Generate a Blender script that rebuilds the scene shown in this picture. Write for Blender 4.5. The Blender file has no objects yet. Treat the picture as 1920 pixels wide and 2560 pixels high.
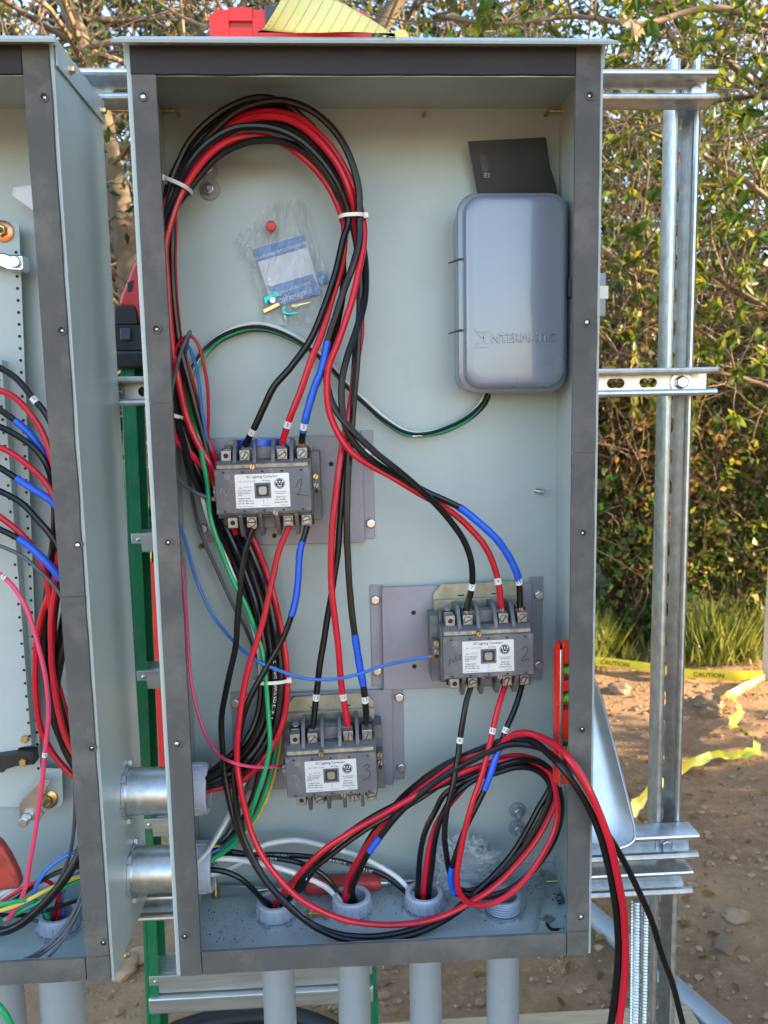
import bpy, bmesh, math, random
import numpy as np
from mathutils import Vector, Matrix, noise
R = math.radians
random.seed(7); rng = np.random.default_rng(11)
S = bpy.context.scene
COL = S.collection
# ------------------------------------------------------------------ camera, sky, sun, exposure
W, H, D, GAP, ZB = 0.56, 1.165, 0.184, 0.082, 0.80      # cabinet width, height, depth; gap to neighbour; bottom above ground
CAMP = Vector((0.240, -0.982, 0.737 + ZB)); FPX = 1971.0
YAW, PITCH, ROLL = 0.04937, -0.12306, -0.01908
def cam_axes():
    cy, sy, cp, sp = math.cos(YAW), math.sin(YAW), math.cos(PITCH), math.sin(PITCH)
    f = Vector((sy*cp, cy*cp, sp)); r = Vector((cy, -sy, 0)); u = r.cross(f)
    return math.cos(ROLL)*r + math.sin(ROLL)*u, -math.sin(ROLL)*r + math.cos(ROLL)*u, f
CR, CU, CF = cam_axes()
cd = bpy.data.cameras.new('camera'); cam = bpy.data.objects.new('camera', cd); COL.objects.link(cam)
cd.sensor_fit = 'VERTICAL'; cd.sensor_height = 36; cd.sensor_width = 27; cd.lens = 36*FPX/2560
cd.clip_start = 0.02; cd.clip_end = 400
m = Matrix((CR, CU, -CF)).transposed().to_4x4(); m.translation = CAMP; cam.matrix_world = m
cd.dof.use_dof = True; cd.dof.focus_distance = 1.12; cd.dof.aperture_fstop = 8
S.camera = cam
wd = bpy.data.worlds.new('World'); S.world = wd; wd.use_nodes = True
SUN_EL, SUN_AZ = R(18), R(101)          # azimuth from +Y (away from camera) towards +X (right)
nt = wd.node_tree; bg = nt.nodes['Background']; sk = nt.nodes.new('ShaderNodeTexSky')
sk.sky_type = 'NISHITA'; sk.sun_disc = False; sk.sun_elevation = SUN_EL; sk.sun_rotation = SUN_AZ
sk.air_density = 1.0; sk.dust_density = 1.0; sk.ozone_density = 1.0
nt.links.new(sk.outputs[0], bg.inputs[0]); bg.inputs[1].default_value = 0.15
sd = bpy.data.lights.new('sun', 'SUN'); sd.energy = 3.6; sd.angle = R(0.6); sd.color = (1.0, 0.78, 0.50)
so = bpy.data.objects.new('sun', sd); COL.objects.link(so)
sdir = Vector((math.sin(SUN_AZ)*math.cos(SUN_EL), math.cos(SUN_AZ)*math.cos(SUN_EL), math.sin(SUN_EL)))
so.rotation_euler = sdir.to_track_quat('Z', 'Y').to_euler(); so.location = (6, 4, 6)
S.view_settings.view_transform = 'Standard'; S.view_settings.look = 'None'
S.view_settings.exposure = 2.55; S.view_settings.gamma = 1.0
S.render.engine = 'CYCLES'
# ------------------------------------------------------------------ pixel -> place (photo pixels, 1920 x 2560)
def ray(x, y): return CF + CR*((x-960)/FPX) + CU*((1280-y)/FPX)
def PY(x, y, Y):
    d = ray(x, y); return CAMP + d*((Y-CAMP.y)/d.y)
def PZ(x, y, Z):
    d = ray(x, y); return CAMP + d*((Z-CAMP.z)/d.z)
def PX(x, y, X):
    d = ray(x, y); return CAMP + d*((X-CAMP.x)/d.x)
def PO(x, y, off): return PY(x, y, D - off/1000.0)       # off = millimetres in front of the cabinet's back wall
def proj(p):
    d = Vector(p)-CAMP; z = d.dot(CF); return (960+FPX*d.dot(CR)/z, 1280-FPX*d.dot(CU)/z)
# ------------------------------------------------------------------ materials
MATS = {}
def nodes_of(name):
    m = bpy.data.materials.new(name); m.use_nodes = True; MATS[name] = m
    return m, m.node_tree, m.node_tree.nodes['Principled BSDF']
def mat(name, col, rough=0.5, metal=0.0, var=0.0, vs=30.0, dirt=None, dscale=8.0, damt=0.5, bump=0.0, bs=200.0,
        coat=0.0, spec=0.5, stretch=None, island=0.0, trans=0.0):
    m, nt, b = nodes_of(name); N, L = nt.nodes, nt.links
    c4 = (*col, 1); b.inputs['Base Color'].default_value = c4
    b.inputs['Roughness'].default_value = rough; b.inputs['Metallic'].default_value = metal
    b.inputs['Coat Weight'].default_value = coat; b.inputs['Specular IOR Level'].default_value = spec
    tc = N.new('ShaderNodeTexCoord'); src = tc.outputs['Object']
    if stretch:
        mp = N.new('ShaderNodeMapping'); mp.inputs['Scale'].default_value = stretch
        L.new(src, mp.inputs['Vector']); src = mp.outputs[0]
    cur = None
    if var > 0:
        n = N.new('ShaderNodeTexNoise'); n.inputs['Scale'].default_value = vs; n.inputs['Detail'].default_value = 6
        L.new(src, n.inputs['Vector'])
        r = N.new('ShaderNodeValToRGB')
        r.color_ramp.elements[0].color = (*[max(0, c*(1-var)) for c in col], 1); r.color_ramp.elements[0].position = .3
        r.color_ramp.elements[1].color = (*[min(1, c*(1+var)) for c in col], 1); r.color_ramp.elements[1].position = .7
        L.new(n.outputs['Fac'], r.inputs['Fac']); cur = r.outputs['Color']
        rr = N.new('ShaderNodeMapRange'); rr.inputs['To Min'].default_value = max(0.02, rough-.08); rr.inputs['To Max'].default_value = min(1, rough+.1)
        L.new(n.outputs['Fac'], rr.inputs['Value']); L.new(rr.outputs[0], b.inputs['Roughness'])
    if island > 0:
        g = N.new('ShaderNodeNewGeometry'); hs = N.new('ShaderNodeHueSaturation')
        mr = N.new('ShaderNodeMapRange'); mr.inputs['To Min'].default_value = 1-island; mr.inputs['To Max'].default_value = 1+island
        L.new(g.outputs['Random Per Island'], mr.inputs['Value']); L.new(mr.outputs[0], hs.inputs['Value'])
        if cur: L.new(cur, hs.inputs['Color'])
        else: hs.inputs['Color'].default_value = c4
        cur = hs.outputs['Color']
    if dirt:
        n = N.new('ShaderNodeTexNoise'); n.inputs['Scale'].default_value = dscale; n.inputs['Detail'].default_value = 9; n.inputs['Roughness'].default_value = .7
        L.new(src, n.inputs['Vector'])
        r = N.new('ShaderNodeValToRGB'); r.color_ramp.elements[0].position = .48; r.color_ramp.elements[1].position = .72
        r.color_ramp.elements[0].color = (0, 0, 0, 1); r.color_ramp.elements[1].color = (damt, damt, damt, 1)
        L.new(n.outputs['Fac'], r.inputs['Fac'])
        mx = N.new('ShaderNodeMix'); mx.data_type = 'RGBA'; mx.inputs['B'].default_value = (*dirt, 1)
        if cur: L.new(cur, mx.inputs['A'])
        else: mx.inputs['A'].default_value = c4
        L.new(r.outputs['Color'], mx.inputs['Factor']); cur = mx.outputs['Result']
    if cur: L.new(cur, b.inputs['Base Color'])
    if bump > 0:
        n = N.new('ShaderNodeTexNoise'); n.inputs['Scale'].default_value = bs; n.inputs['Detail'].default_value = 4
        L.new(src, n.inputs['Vector'])
        bp = N.new('ShaderNodeBump'); bp.inputs['Strength'].default_value = bump; bp.inputs['Distance'].default_value = .001
        L.new(n.outputs['Fac'], bp.inputs['Height']); L.new(bp.outputs[0], b.inputs['Normal'])
    return m
def leafmat(name, stops, transl=0.45, rough=0.45):
    m, nt, b = nodes_of(name); N, L = nt.nodes, nt.links
    g = N.new('ShaderNodeNewGeometry'); r = N.new('ShaderNodeValToRGB')
    while len(r.color_ramp.elements) < len(stops): r.color_ramp.elements.new(.5)
    for e, (p, c) in zip(r.color_ramp.elements, stops): e.position = p; e.color = (*c, 1)
    L.new(g.outputs['Random Per Island'], r.inputs['Fac'])
    L.new(r.outputs['Color'], b.inputs['Base Color']); b.inputs['Roughness'].default_value = rough
    t = N.new('ShaderNodeBsdfTranslucent'); L.new(r.outputs['Color'], t.inputs['Color'])
    mx = N.new('ShaderNodeMixShader'); mx.inputs[0].default_value = transl
    L.new(b.outputs[0], mx.inputs[1]); L.new(t.outputs[0], mx.inputs[2])
    L.new(mx.outputs[0], N['Material Output'].inputs['Surface'])
    return m
mat('paint', (.40, .465, .455), .33, 0, .035, 5, dirt=(.30, .34, .33), dscale=11, damt=.32, bump=.14, bs=380, spec=.5)
mat('gasket', (.088, .084, .080), .85, 0, .16, 14, dirt=(.21, .19, .165), dscale=11, damt=.60, bump=.35, bs=260)
mat('gasket_shaded', (.030, .029, .031), .9, 0, .10, 14, dirt=(.06, .055, .05), dscale=9, damt=.4, bump=.35, bs=260)  # darker gasket for the top strip; hood lip's shade put into its colour
mat('galv', (.60, .62, .62), .36, .88, .16, 70, dirt=(.36, .36, .34), dscale=26, damt=.5, bump=.05, bs=90)
mat('zinc', (.68, .69, .70), .30, 1.0, .06, 60)
mat('steel', (.50, .49, .47), .32, 1.0, .08, 30, stretch=(1, 1, 6))
mat('brass', (.62, .45, .20), .32, 1.0, .10, 80)
mat('olive_zinc', (.44, .40, .29), .5, .55, .15, 45, dirt=(.26, .21, .14), dscale=30, damt=.6, bump=.1, bs=200)
mat('plate_gray', (.29, .285, .33), .42, .25, .07, 12, dirt=(.20, .185, .20), dscale=16, damt=.5, bump=.05, bs=200)
mat('bakelite', (.115, .115, .128), .45, 0, .14, 25, dirt=(.33, .27, .20), dscale=30, damt=.55, bump=.06, bs=300)
mat('dust', (.40, .31, .21), .9, 0, .3, 120)
mat('lug', (.36, .35, .32), .45, .85, .15, 90, dirt=(.22, .19, .15), dscale=120, damt=.6)
mat('dark', (.012, .012, .012), .7)
mat('label_white', (.68, .70, .72), .35, .25, .04, 40, dirt=(.5, .47, .42), dscale=60, damt=.3)
mat('ink', (.025, .025, .03), .6)
mat('ink_faint', (.30, .30, .31), .6)
mat('ink_purple', (.05, .035, .09), .6)
mat('white_print', (.75, .75, .73), .5)
BLK = dict(rough=.30, var=.2, vs=25, bump=.25, bs=35, stretch=(1, 1, .12), spec=.40)
mat('wire_black', (.006, .006, .007), **BLK)
mat('wire_red', (.56, .012, .028), **BLK)
mat('wire_darkred', (.42, .012, .04), **BLK)
mat('wire_pink', (.72, .055, .14), .38, 0, .06, 40)
mat('wire_gray', (.075, .08, .09), .38, 0, .2, 40)
mat('wire_blue', (.035, .16, .52), .35, 0, .1, 40)
mat('wire_green', (.01, .33, .12), .32, 0, .1, 40)
mat('wire_white', (.72, .72, .69), .35, 0, .05, 40)
mat('wire_yellow', (.68, .50, .09), .38, 0, .1, 40)
mat('tape_blue', (.012, .095, .60), .35, 0, .12, 30, bump=.3, bs=60, stretch=(.4, .4, 3))
mat('tie_white', (.74, .73, .64), .42, 0, .03, 80, trans=.2)
mat('copper', (.78, .33, .17), .35, 1.0, .15, 200)
mat('box_gray', (.185, .207, .262), .24, 0, .04, 4, bump=.10, bs=140, coat=.6, spec=.8)
mat('black_plastic', (.014, .014, .016), .42, 0, .25, 9, dirt=(.05, .05, .05), dscale=12, damt=.4)
mat('fish_paper', (.015, .015, .017), .55, 0, .25, 9, dirt=(.06, .055, .05), dscale=9, damt=.5)
mat('pvc', (.27, .30, .33), .40, 0, .04, 20, dirt=(.34, .32, .29), dscale=14, damt=.3)
mat('pvc_bush', (.46, .48, .54), .38, 0, .04, 30)
mat('red_tool', (.85, .028, .014), .35, 0, .05, 15)
mat('red_handle', (.60, .05, .045), .42, 0, .1, 25, dirt=(.20, .04, .04), dscale=40, damt=.4)
mat('red_worn', (.42, .05, .035), .5, 0, .2, 40, dirt=(.03, .03, .03), dscale=55, damt=.95)
mat('charcoal', (.06, .065, .08), .5)
mat('vial', (.25, .80, .05), .12, 0, .1, 30)
mat('paper_yellow', (.86, .70, .22), .7, 0, .04, 10)
mat('paper_line', (.36, .33, .20), .8)
mat('paper_white', (.66, .68, .72), .7)
mat('ladder_green', (.005, .17, .065), .38, 0, .12, 20, dirt=(.10, .22, .14), dscale=30, damt=.4)
mat('alu', (.62, .63, .61), .42, .85, .10, 14, dirt=(.38, .35, .30), dscale=20, damt=.5, stretch=(.5, 6, 6))
mat('pan_steel', (.70, .71, .73), .36, 1.0, .07, 6, dirt=(.36, .33, .30), dscale=5, damt=.6)
mat('wood', (.50, .37, .22), .7, 0, .15, 12, stretch=(1, 9, 9), bump=.2, bs=60)
mat('wood_pale', (.58, .48, .38), .75, 0, .12, 12, stretch=(9, 9, 1), bump=.2, bs=60)
mat('rubber', (.015, .015, .015), .5)
mat('tape_yellow', (.86, .72, .06), .38, 0, .05, 8)
mat('flag_red', (.75, .035, .03), .5)
mat('band_blue', (.06, .22, .55), .45)
mat('card_white', (.66, .69, .75), .5)
mat('teal', (.03, .50, .47), .3, .4)
mat('brown_plastic', (.20, .035, .025), .42, 0, .1, 40)
mat('bark', (.135, .10, .065), .9, 0, .45, 9, dirt=(.22, .20, .13), dscale=5, damt=.7, bump=1.0, bs=40, stretch=(1, 1, .4))
mat('twig', (.205, .14, .085), .85, 0, .35, 3, island=.45)
mat('twig_gray', (.19, .145, .10), .85, 0, .3, 3, island=.4)
mat('rock', (.34, .22, .135), .9, 0, .25, 14, bump=.6, bs=60, island=.3)
mat('gravel', (.36, .225, .125), .9, 0, .2, 20, island=.4)
mat('filings', (.10, .10, .11), .35, .7, island=.8)
leafmat('leaf_laurel', [(0, (.06, .12, .016)), (.45, (.12, .20, .025)), (.8, (.27, .28, .03)), (1, (.46, .34, .03))], .5)
leafmat('leaf_dark', [(0, (.012, .03, .010)), (.5, (.028, .055, .016)), (.85, (.07, .10, .025)), (1, (.14, .12, .03))], .35)
leafmat('leaf_mixed', [(0, (.035, .08, .014)), (.5, (.09, .16, .022)), (.85, (.20, .22, .03)), (1, (.30, .19, .04))], .45)
leafmat('leaf_ivy', [(0, (.02, .07, .012)), (.6, (.06, .14, .02)), (1, (.20, .25, .03))], .4)
leafmat('leaf_dry', [(0, (.16, .085, .035)), (.5, (.30, .16, .05)), (1, (.42, .27, .08))], .4, .7)
leafmat('leaf_tan', [(0, (.50, .33, .18)), (1, (.62, .45, .28))], .35, .6)
leafmat('grass', [(0, (.09, .15, .02)), (.6, (.22, .26, .04)), (1, (.48, .40, .12))], .4, .6)
def clear_mat(name, tint, alpha, rough=.08):
    m, nt, b = nodes_of(name); N, L = nt.nodes, nt.links
    t = N.new('ShaderNodeBsdfTransparent'); t.inputs[0].default_value = (*tint, 1)
    b.inputs['Base Color'].default_value = (.75, .78, .80, 1); b.inputs['Roughness'].default_value = rough
    b.inputs['Specular IOR Level'].default_value = 1.0; b.inputs['Coat Weight'].default_value = 1.0; b.inputs['Coat Roughness'].default_value = .03
    mx = N.new('ShaderNodeMixShader'); mx.inputs[0].default_value = alpha
    L.new(t.outputs[0], mx.inputs[1]); L.new(b.outputs[0], mx.inputs[2])
    L.new(mx.outputs[0], N['Material Output'].inputs['Surface'])
clear_mat('clear_film', (.97, .98, .98), .26, .05)
clear_mat('clear_bag', (.95, .96, .97), .24, .08)
def ground_mat():
    m, nt, b = nodes_of('dirt'); N, L = nt.nodes, nt.links
    tc = N.new('ShaderNodeTexCoord')
    def nz(s, d=8, r=.6):
        n = N.new('ShaderNodeTexNoise'); n.inputs['Scale'].default_value = s; n.inputs['Detail'].default_value = d; n.inputs['Roughness'].default_value = r
        L.new(tc.outputs['Object'], n.inputs['Vector']); return n.outputs['Fac']
    r = N.new('ShaderNodeValToRGB'); e = r.color_ramp.elements
    e[0].position = .32; e[0].color = (.21, .120, .060, 1); e[1].position = .7; e[1].color = (.48, .29, .150, 1)
    k = e.new(.5); k.color = (.36, .21, .108, 1)
    L.new(nz(1.7, 12, .75), r.inputs['Fac'])
    r2 = N.new('ShaderNodeValToRGB'); r2.color_ramp.elements[0].position = .5; r2.color_ramp.elements[1].position = .75
    L.new(nz(26, 6, .7), r2.inputs['Fac'])
    mx = N.new('ShaderNodeMix'); mx.data_type = 'RGBA'; mx.inputs['B'].default_value = (.50, .33, .18, 1)
    L.new(r.outputs['Color'], mx.inputs['A']); L.new(r2.outputs['Color'], mx.inputs['Factor'])
    L.new(mx.outputs['Result'], b.inputs['Base Color']); b.inputs['Roughness'].default_value = .95
    bp = N.new('ShaderNodeBump'); bp.inputs['Strength'].default_value = .9; bp.inputs['Distance'].default_value = .02
    L.new(nz(45, 10, .7), bp.inputs['Height']); L.new(bp.outputs[0], b.inputs['Normal'])
ground_mat()
# ------------------------------------------------------------------ mesh building
class MB:
    def __init__(s): s.v = []; s.f = []
    def add(s, vs, fs):
        o = len(s.v); s.v += [tuple(v) for v in vs]; s.f += [tuple(i+o for i in f) for f in fs]; return s
    def box(s, x0, x1, y0, y1, z0, z1):
        vs = [(x, y, z) for x in (x0, x1) for y in (y0, y1) for z in (z0, z1)]
        return s.add(vs, [(0,1,3,2), (4,6,7,5), (0,4,5,1), (2,3,7,6), (0,2,6,4), (1,5,7,3)])
    def hexa(s, b4, t4):                       # two quads (rings in the same order)
        return s.add(list(b4)+list(t4), [(3,2,1,0), (4,5,6,7), (0,1,5,4), (1,2,6,5), (2,3,7,6), (3,0,4,7)])
    def prism(s, poly, d):                     # polygon of 3D points extruded by vector d
        n = len(poly); d = Vector(d); a = [Vector(p) for p in poly]
        return s.add(a+[p+d for p in a], [tuple(range(n))[::-1], tuple(range(n, 2*n))]+[(i, (i+1) % n, n+(i+1) % n, n+i) for i in range(n)])
    def tube(s, pts, r, n=8, cap=True):
        P = [Vector(p) for p in pts]; k = len(P); rad = r if hasattr(r, '__len__') else [r]*k
        T = [(P[min(i+1, k-1)]-P[max(i-1, 0)]).normalized() for i in range(k)]
        a = Vector((0, 0, 1)) if abs(T[0].z) < .9 else Vector((1, 0, 0)); u = (a-T[0]*a.dot(T[0])).normalized()
        vs = []
        for i in range(k):
            u = (u-T[i]*u.dot(T[i])).normalized(); w = T[i].cross(u)
            for j in range(n):
                t = 2*math.pi*j/n; vs.append(P[i]+(u*math.cos(t)+w*math.sin(t))*rad[i])
        fs = [(i*n+j, i*n+(j+1) % n, (i+1)*n+(j+1) % n, (i+1)*n+j) for i in range(k-1) for j in range(n)]
        if cap: fs += [tuple(range(n))[::-1], tuple(range((k-1)*n, k*n))]
        return s.add(vs, fs)
    def cyl(s, p0, p1, r, n=16, r1=None): return s.tube([p0, p1], [r, r if r1 is None else r1], n)
    def ring(s, p0, p1, ro, ri, n=24):         # hollow cylinder
        p0, p1 = Vector(p0), Vector(p1); t = (p1-p0).normalized()
        a = Vector((0, 0, 1)) if abs(t.z) < .9 else Vector((1, 0, 0)); u = (a-t*a.dot(t)).normalized(); w = t.cross(u)
        vs = []
        for p, r in ((p0, ro), (p1, ro), (p1, ri), (p0, ri)):
            vs += [p+(u*math.cos(2*math.pi*j/n)+w*math.sin(2*math.pi*j/n))*r for j in range(n)]
        fs = [(q*n+j, q*n+(j+1) % n, ((q+1) % 4)*n+(j+1) % n, ((q+1) % 4)*n+j) for q in range(4) for j in range(n)]
        return s.add(vs, fs)
    def lathe(s, p, axis, prof, n=24):         # prof: (distance along axis, radius)
        p, t = Vector(p), Vector(axis).normalized()
        return s.tube([p+t*a for a, _ in prof], [max(r, 1e-5) for _, r in prof], n)
    def sheet(s, grid, thick=0):               # grid[i][j] of points; optional thickness along +Y
        a, b = len(grid), len(grid[0]); vs = [p for row in grid for p in row]
        fs = [(i*b+j, i*b+j+1, (i+1)*b+j+1, (i+1)*b+j) for i in range(a-1) for j in range(b-1)]
        if thick:
            n = a*b; vs = vs+[Vector(p)+Vector((0, thick, 0)) for p in vs]
            fs = fs+[tuple(i+n for i in f)[::-1] for f in fs]
            per = [(0, j) for j in range(b)]+[(i, b-1) for i in range(1, a)]+[(a-1, j) for j in range(b-2, -1, -1)]+[(i, 0) for i in range(a-2, 0, -1)]
            ix = [i*b+j for i, j in per]
            fs += [(ix[k], ix[(k+1) % len(ix)], ix[(k+1) % len(ix)]+n, ix[k]+n) for k in range(len(ix))]
        return s.add(vs, fs)
def wloc(o):
    l = Vector((0, 0, 0))
    while o is not None: l = l+Vector(o.location); o = o.parent
    return l
def tag(o, label=None, cat=None, group=None, kind=None):
    for k, v in (('label', label), ('category', cat), ('group', group), ('kind', kind)):
        if v: o[k] = v
    return o
def obj(name, mb, m, parent=None, bevel=0, seg=2, smooth=True, ang=38, sub=0):
    """links ONE mesh object whose vertices were given in world coordinates"""
    me = bpy.data.meshes.new(name)
    vs = mb.v
    if parent is not None: base = wloc(parent); loc = Vector((0, 0, 0))
    else:
        a = np.array(vs); lo, hi = a.min(0), a.max(0); base = Vector(((lo[0]+hi[0])/2, (lo[1]+hi[1])/2, lo[2])); loc = base
    me.from_pydata([(v[0]-base.x, v[1]-base.y, v[2]-base.z) for v in vs], [], mb.f)
    bm = bmesh.new(); bm.from_mesh(me); bmesh.ops.recalc_face_normals(bm, faces=bm.faces); bm.to_mesh(me); bm.free()
    if smooth: me.shade_smooth(); me.set_sharp_from_angle(angle=R(ang))
    me.materials.append(MATS[m] if isinstance(m, str) else m)
    o = bpy.data.objects.new(name, me); COL.objects.link(o); o.location = loc; o.parent = parent
    if bevel:
        b = o.modifiers.new('bevel', 'BEVEL'); b.width = bevel; b.segments = seg; b.limit_method = 'ANGLE'; b.angle_limit = R(40); b.use_clamp_overlap = True
    if sub:
        b = o.modifiers.new('sub', 'SUBSURF'); b.levels = sub; b.render_levels = sub
    return o
def thing(name, label, cat, base, group=None):
    o = bpy.data.objects.new(name, None); COL.objects.link(o); o.location = base; o.empty_display_size = .05
    return tag(o, label, cat, group)
def struct(name, mb, m, **k): return tag(obj(name, mb, m, **k), kind='structure')
# text as mesh, laid in the plane (xd, ud) with its baseline at p; several lines may be joined in one MB
def text_into(mb, txt, size, p, xd, ud, align='LEFT', ext=.0002, bevel=0.0, mirror=False, wrap=None, sx=1.0):
    c = bpy.data.curves.new('t', 'FONT'); c.body = txt; c.size = size; c.align_x = align; c.extrude = ext; c.resolution_u = 2; c.offset = 0 if ext > .0005 else size*.012; c.bevel_depth = bevel; c.bevel_resolution = 1 if bevel else 0
    o = bpy.data.objects.new('t', c); COL.objects.link(o)
    me = bpy.data.meshes.new_from_object(o)
    xd, ud, p = Vector(xd), Vector(ud), Vector(p); nd = xd.cross(ud)
    vs = []
    for v in me.vertices:
        x, y, z = v.co.x*sx*(-1 if mirror else 1), v.co.y, v.co.z
        vs.append(wrap(x, y, z) if wrap else p+xd*x+ud*y+nd*z)
    mb.add(vs, [tuple(q.vertices) for q in me.polygons])
    bpy.data.objects.remove(o); bpy.data.curves.remove(c); bpy.data.meshes.remove(me)
    return mb
def hexbolt(mb, p, n, r, h, shank=None):       # hexagon head on p, pointing along n
    p, n = Vector(p), Vector(n).normalized()
    mb.tube([p, p+n*h*.8, p+n*h], [r, r, r*.82], 6)
    if shank: mb.tube([p, p+n*shank], shank*0+r*.55, 12)
    return mb
def spline(P, step=.007):
    P = [Vector(p) for p in P]; P = [P[0]*2-P[1]]+P+[P[-1]*2-P[-2]]; out = []
    for i in range(1, len(P)-2):
        p0, p1, p2, p3 = P[i-1:i+3]
        t0 = 0; t1 = t0+max((p1-p0).length, 1e-6)**.5; t2 = t1+max((p2-p1).length, 1e-6)**.5; t3 = t2+max((p3-p2).length, 1e-6)**.5
        n = max(2, int((p2-p1).length/step))
        for k in range(n):
            t = t1+(t2-t1)*k/n
            A1 = p0*((t1-t)/(t1-t0))+p1*((t-t0)/(t1-t0)); A2 = p1*((t2-t)/(t2-t1))+p2*((t-t1)/(t2-t1)); A3 = p2*((t3-t)/(t3-t2))+p3*((t-t2)/(t3-t2))
            B1 = A1*((t2-t)/(t2-t0))+A2*((t-t0)/(t2-t0)); B2 = A2*((t3-t)/(t3-t1))+A3*((t-t1)/(t3-t1))
            out.append(B1*((t2-t)/(t2-t1))+B2*((t-t1)/(t2-t1)))
    out.append(P[-2]); return out
def frame_at(P, i, toward=None):
    T = (P[min(i+1, len(P)-1)]-P[max(i-1, 0)]).normalized()
    v = (CAMP-P[i]).normalized(); v = (v-T*v.dot(T)).normalized(); return T, v, T.cross(v)
def near(P, xy):
    return min(range(len(P)), key=lambda i: (proj(P[i])[0]-xy[0])**2+(proj(P[i])[1]-xy[1])**2)
def cable(name, label, pts, r, m, group=None, tapes=(), marks=(), bare=None, bare0=None, prints=(), n=9, world=False, cat='wire', inside=False):
    """one wire: pts are (photo x, photo y, mm in front of the back wall), or world points"""
    P = spline(pts if world else [PO(*p) for p in pts])
    if inside: P = [Vector((min(max(p.x, .0026+r), W-.0026-r), p.y, p.z)) if .0 < p.y < D and .02 < p.x-(-.03) else p for p in P]
    if n < 8: P = P[::2]+[P[-1]]
    sd_ = random.random()*50; Q = [p+Vector((noise.noise(p*22+Vector((sd_, 0, 0))), noise.noise(p*22+Vector((0, sd_, 0))), noise.noise(p*22+Vector((0, 0, sd_)))))*.0011 if 0 < i < len(P)-1 else p for i, p in enumerate(P)]; P = Q
    w = obj(name, MB().tube(P, [r*(1+.035*noise.noise(p*45)) for p in P], n), m); tag(w, label, cat, group)
    for a, b in tapes:
        i, j = sorted((near(P, a), near(P, b))); j = max(j, i+2)
        q = P[i:j+1]; rad = [r*(1.13+.05*math.sin(k*1.9+i)+.03*random.random()) for k in range(len(q))]
        obj('tape_wrap', MB().tube(q, rad, 12), 'tape_blue', w)
    for a, t in marks:
        i = min(max(near(P, a), 1), len(P)-2); T, v, s = frame_at(P, i); c = P[i]
        h = r*1.0
        b = obj('marker_band', MB().tube([c-T*h, c+T*h], r*1.12, 14), 'white_print', w)
        if t:
            rr = r*1.16; up = T if T.z > 0 else -T; sd = up.cross(v) * -1
            if sd.dot(CR) < 0: sd = -sd
            def wr(x, y, z, c=c, v=v, sd=sd, up=up, rr=rr, s=r): return c+(v*math.cos(x/rr)+sd*math.sin(x/rr))*rr+up*(y-s*.35)
            obj('marker_digit', text_into(MB(), t, r*1.5, c, sd, up, 'CENTER', ext=0, wrap=wr), 'ink', b, smooth=False)
    for a, t, s in prints:
        i0 = near(P, a); mb = MB(); L = [0]
        for k in range(i0, len(P)-1): L.append(L[-1]+(P[k+1]-P[k]).length)
        def wr(x, y, z, P=P, i0=i0, L=L):
            k = 0
            while k < len(L)-2 and L[k+1] < x: k += 1
            f = min(1, (x-L[k])/max(1e-6, L[k+1]-L[k])); k2 = min(i0+k, len(P)-2); c = P[k2].lerp(P[k2+1], f); T, v, sd = frame_at(P, k2)
            a = y/(r*1.02); return c+(v*math.cos(a)+sd*math.sin(a))*r*1.03
        obj('print', text_into(mb, t, s, P[i0], (1, 0, 0), (0, 0, 1), ext=0, wrap=wr), 'white_print', w, smooth=False)
    for e, s in ((bare, -1), (bare0, 0)):
        if e:
            c = P[s]; T = (P[-1]-P[-2]).normalized() if s else (P[0]-P[1]).normalized(); mb = MB()
            u = T.orthogonal().normalized(); w2 = T.cross(u)
            for k in range(7):
                o = (u*math.cos(k*1.047)+w2*math.sin(k*1.047))*(r*.5 if k < 6 else 0)
                mb.tube([c-T*.002+o, c+T*e*.6+o*1.25, c+T*e+o*1.1], r*.27, 6)
            obj('bare_copper', mb, 'copper', w)
    return w
# ------------------------------------------------------------------ ground (setting)
def gz(x, y):
    return .045*noise.noise(Vector((x*.7, y*.7, 0)))+.016*noise.noise(Vector((x*3.1, y*3.1, 5)))+.006*noise.noise(Vector((x*9, y*9, 2)))+.25*max(0, (y-4.3))*.25
def axis(a, b, c, d, n): return np.unique(np.concatenate([np.linspace(-120, a, 8), np.linspace(a, b, 12), np.linspace(b, c, n), np.linspace(c, d, 12), np.linspace(d, 160, 8)]))
gx, gy = axis(-12, -2.2, 3.2, 14, 150), axis(-8, .3, 5.2, 14, 150)
mb = MB(); mb.sheet([[(x, y, gz(x, y) if (abs(x) < 15 and -8 < y < 15) else (.25*.25*10.7 if y > 15 else 0)) for x in gx] for y in gy])
struct('ground', mb, 'dirt')
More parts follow.
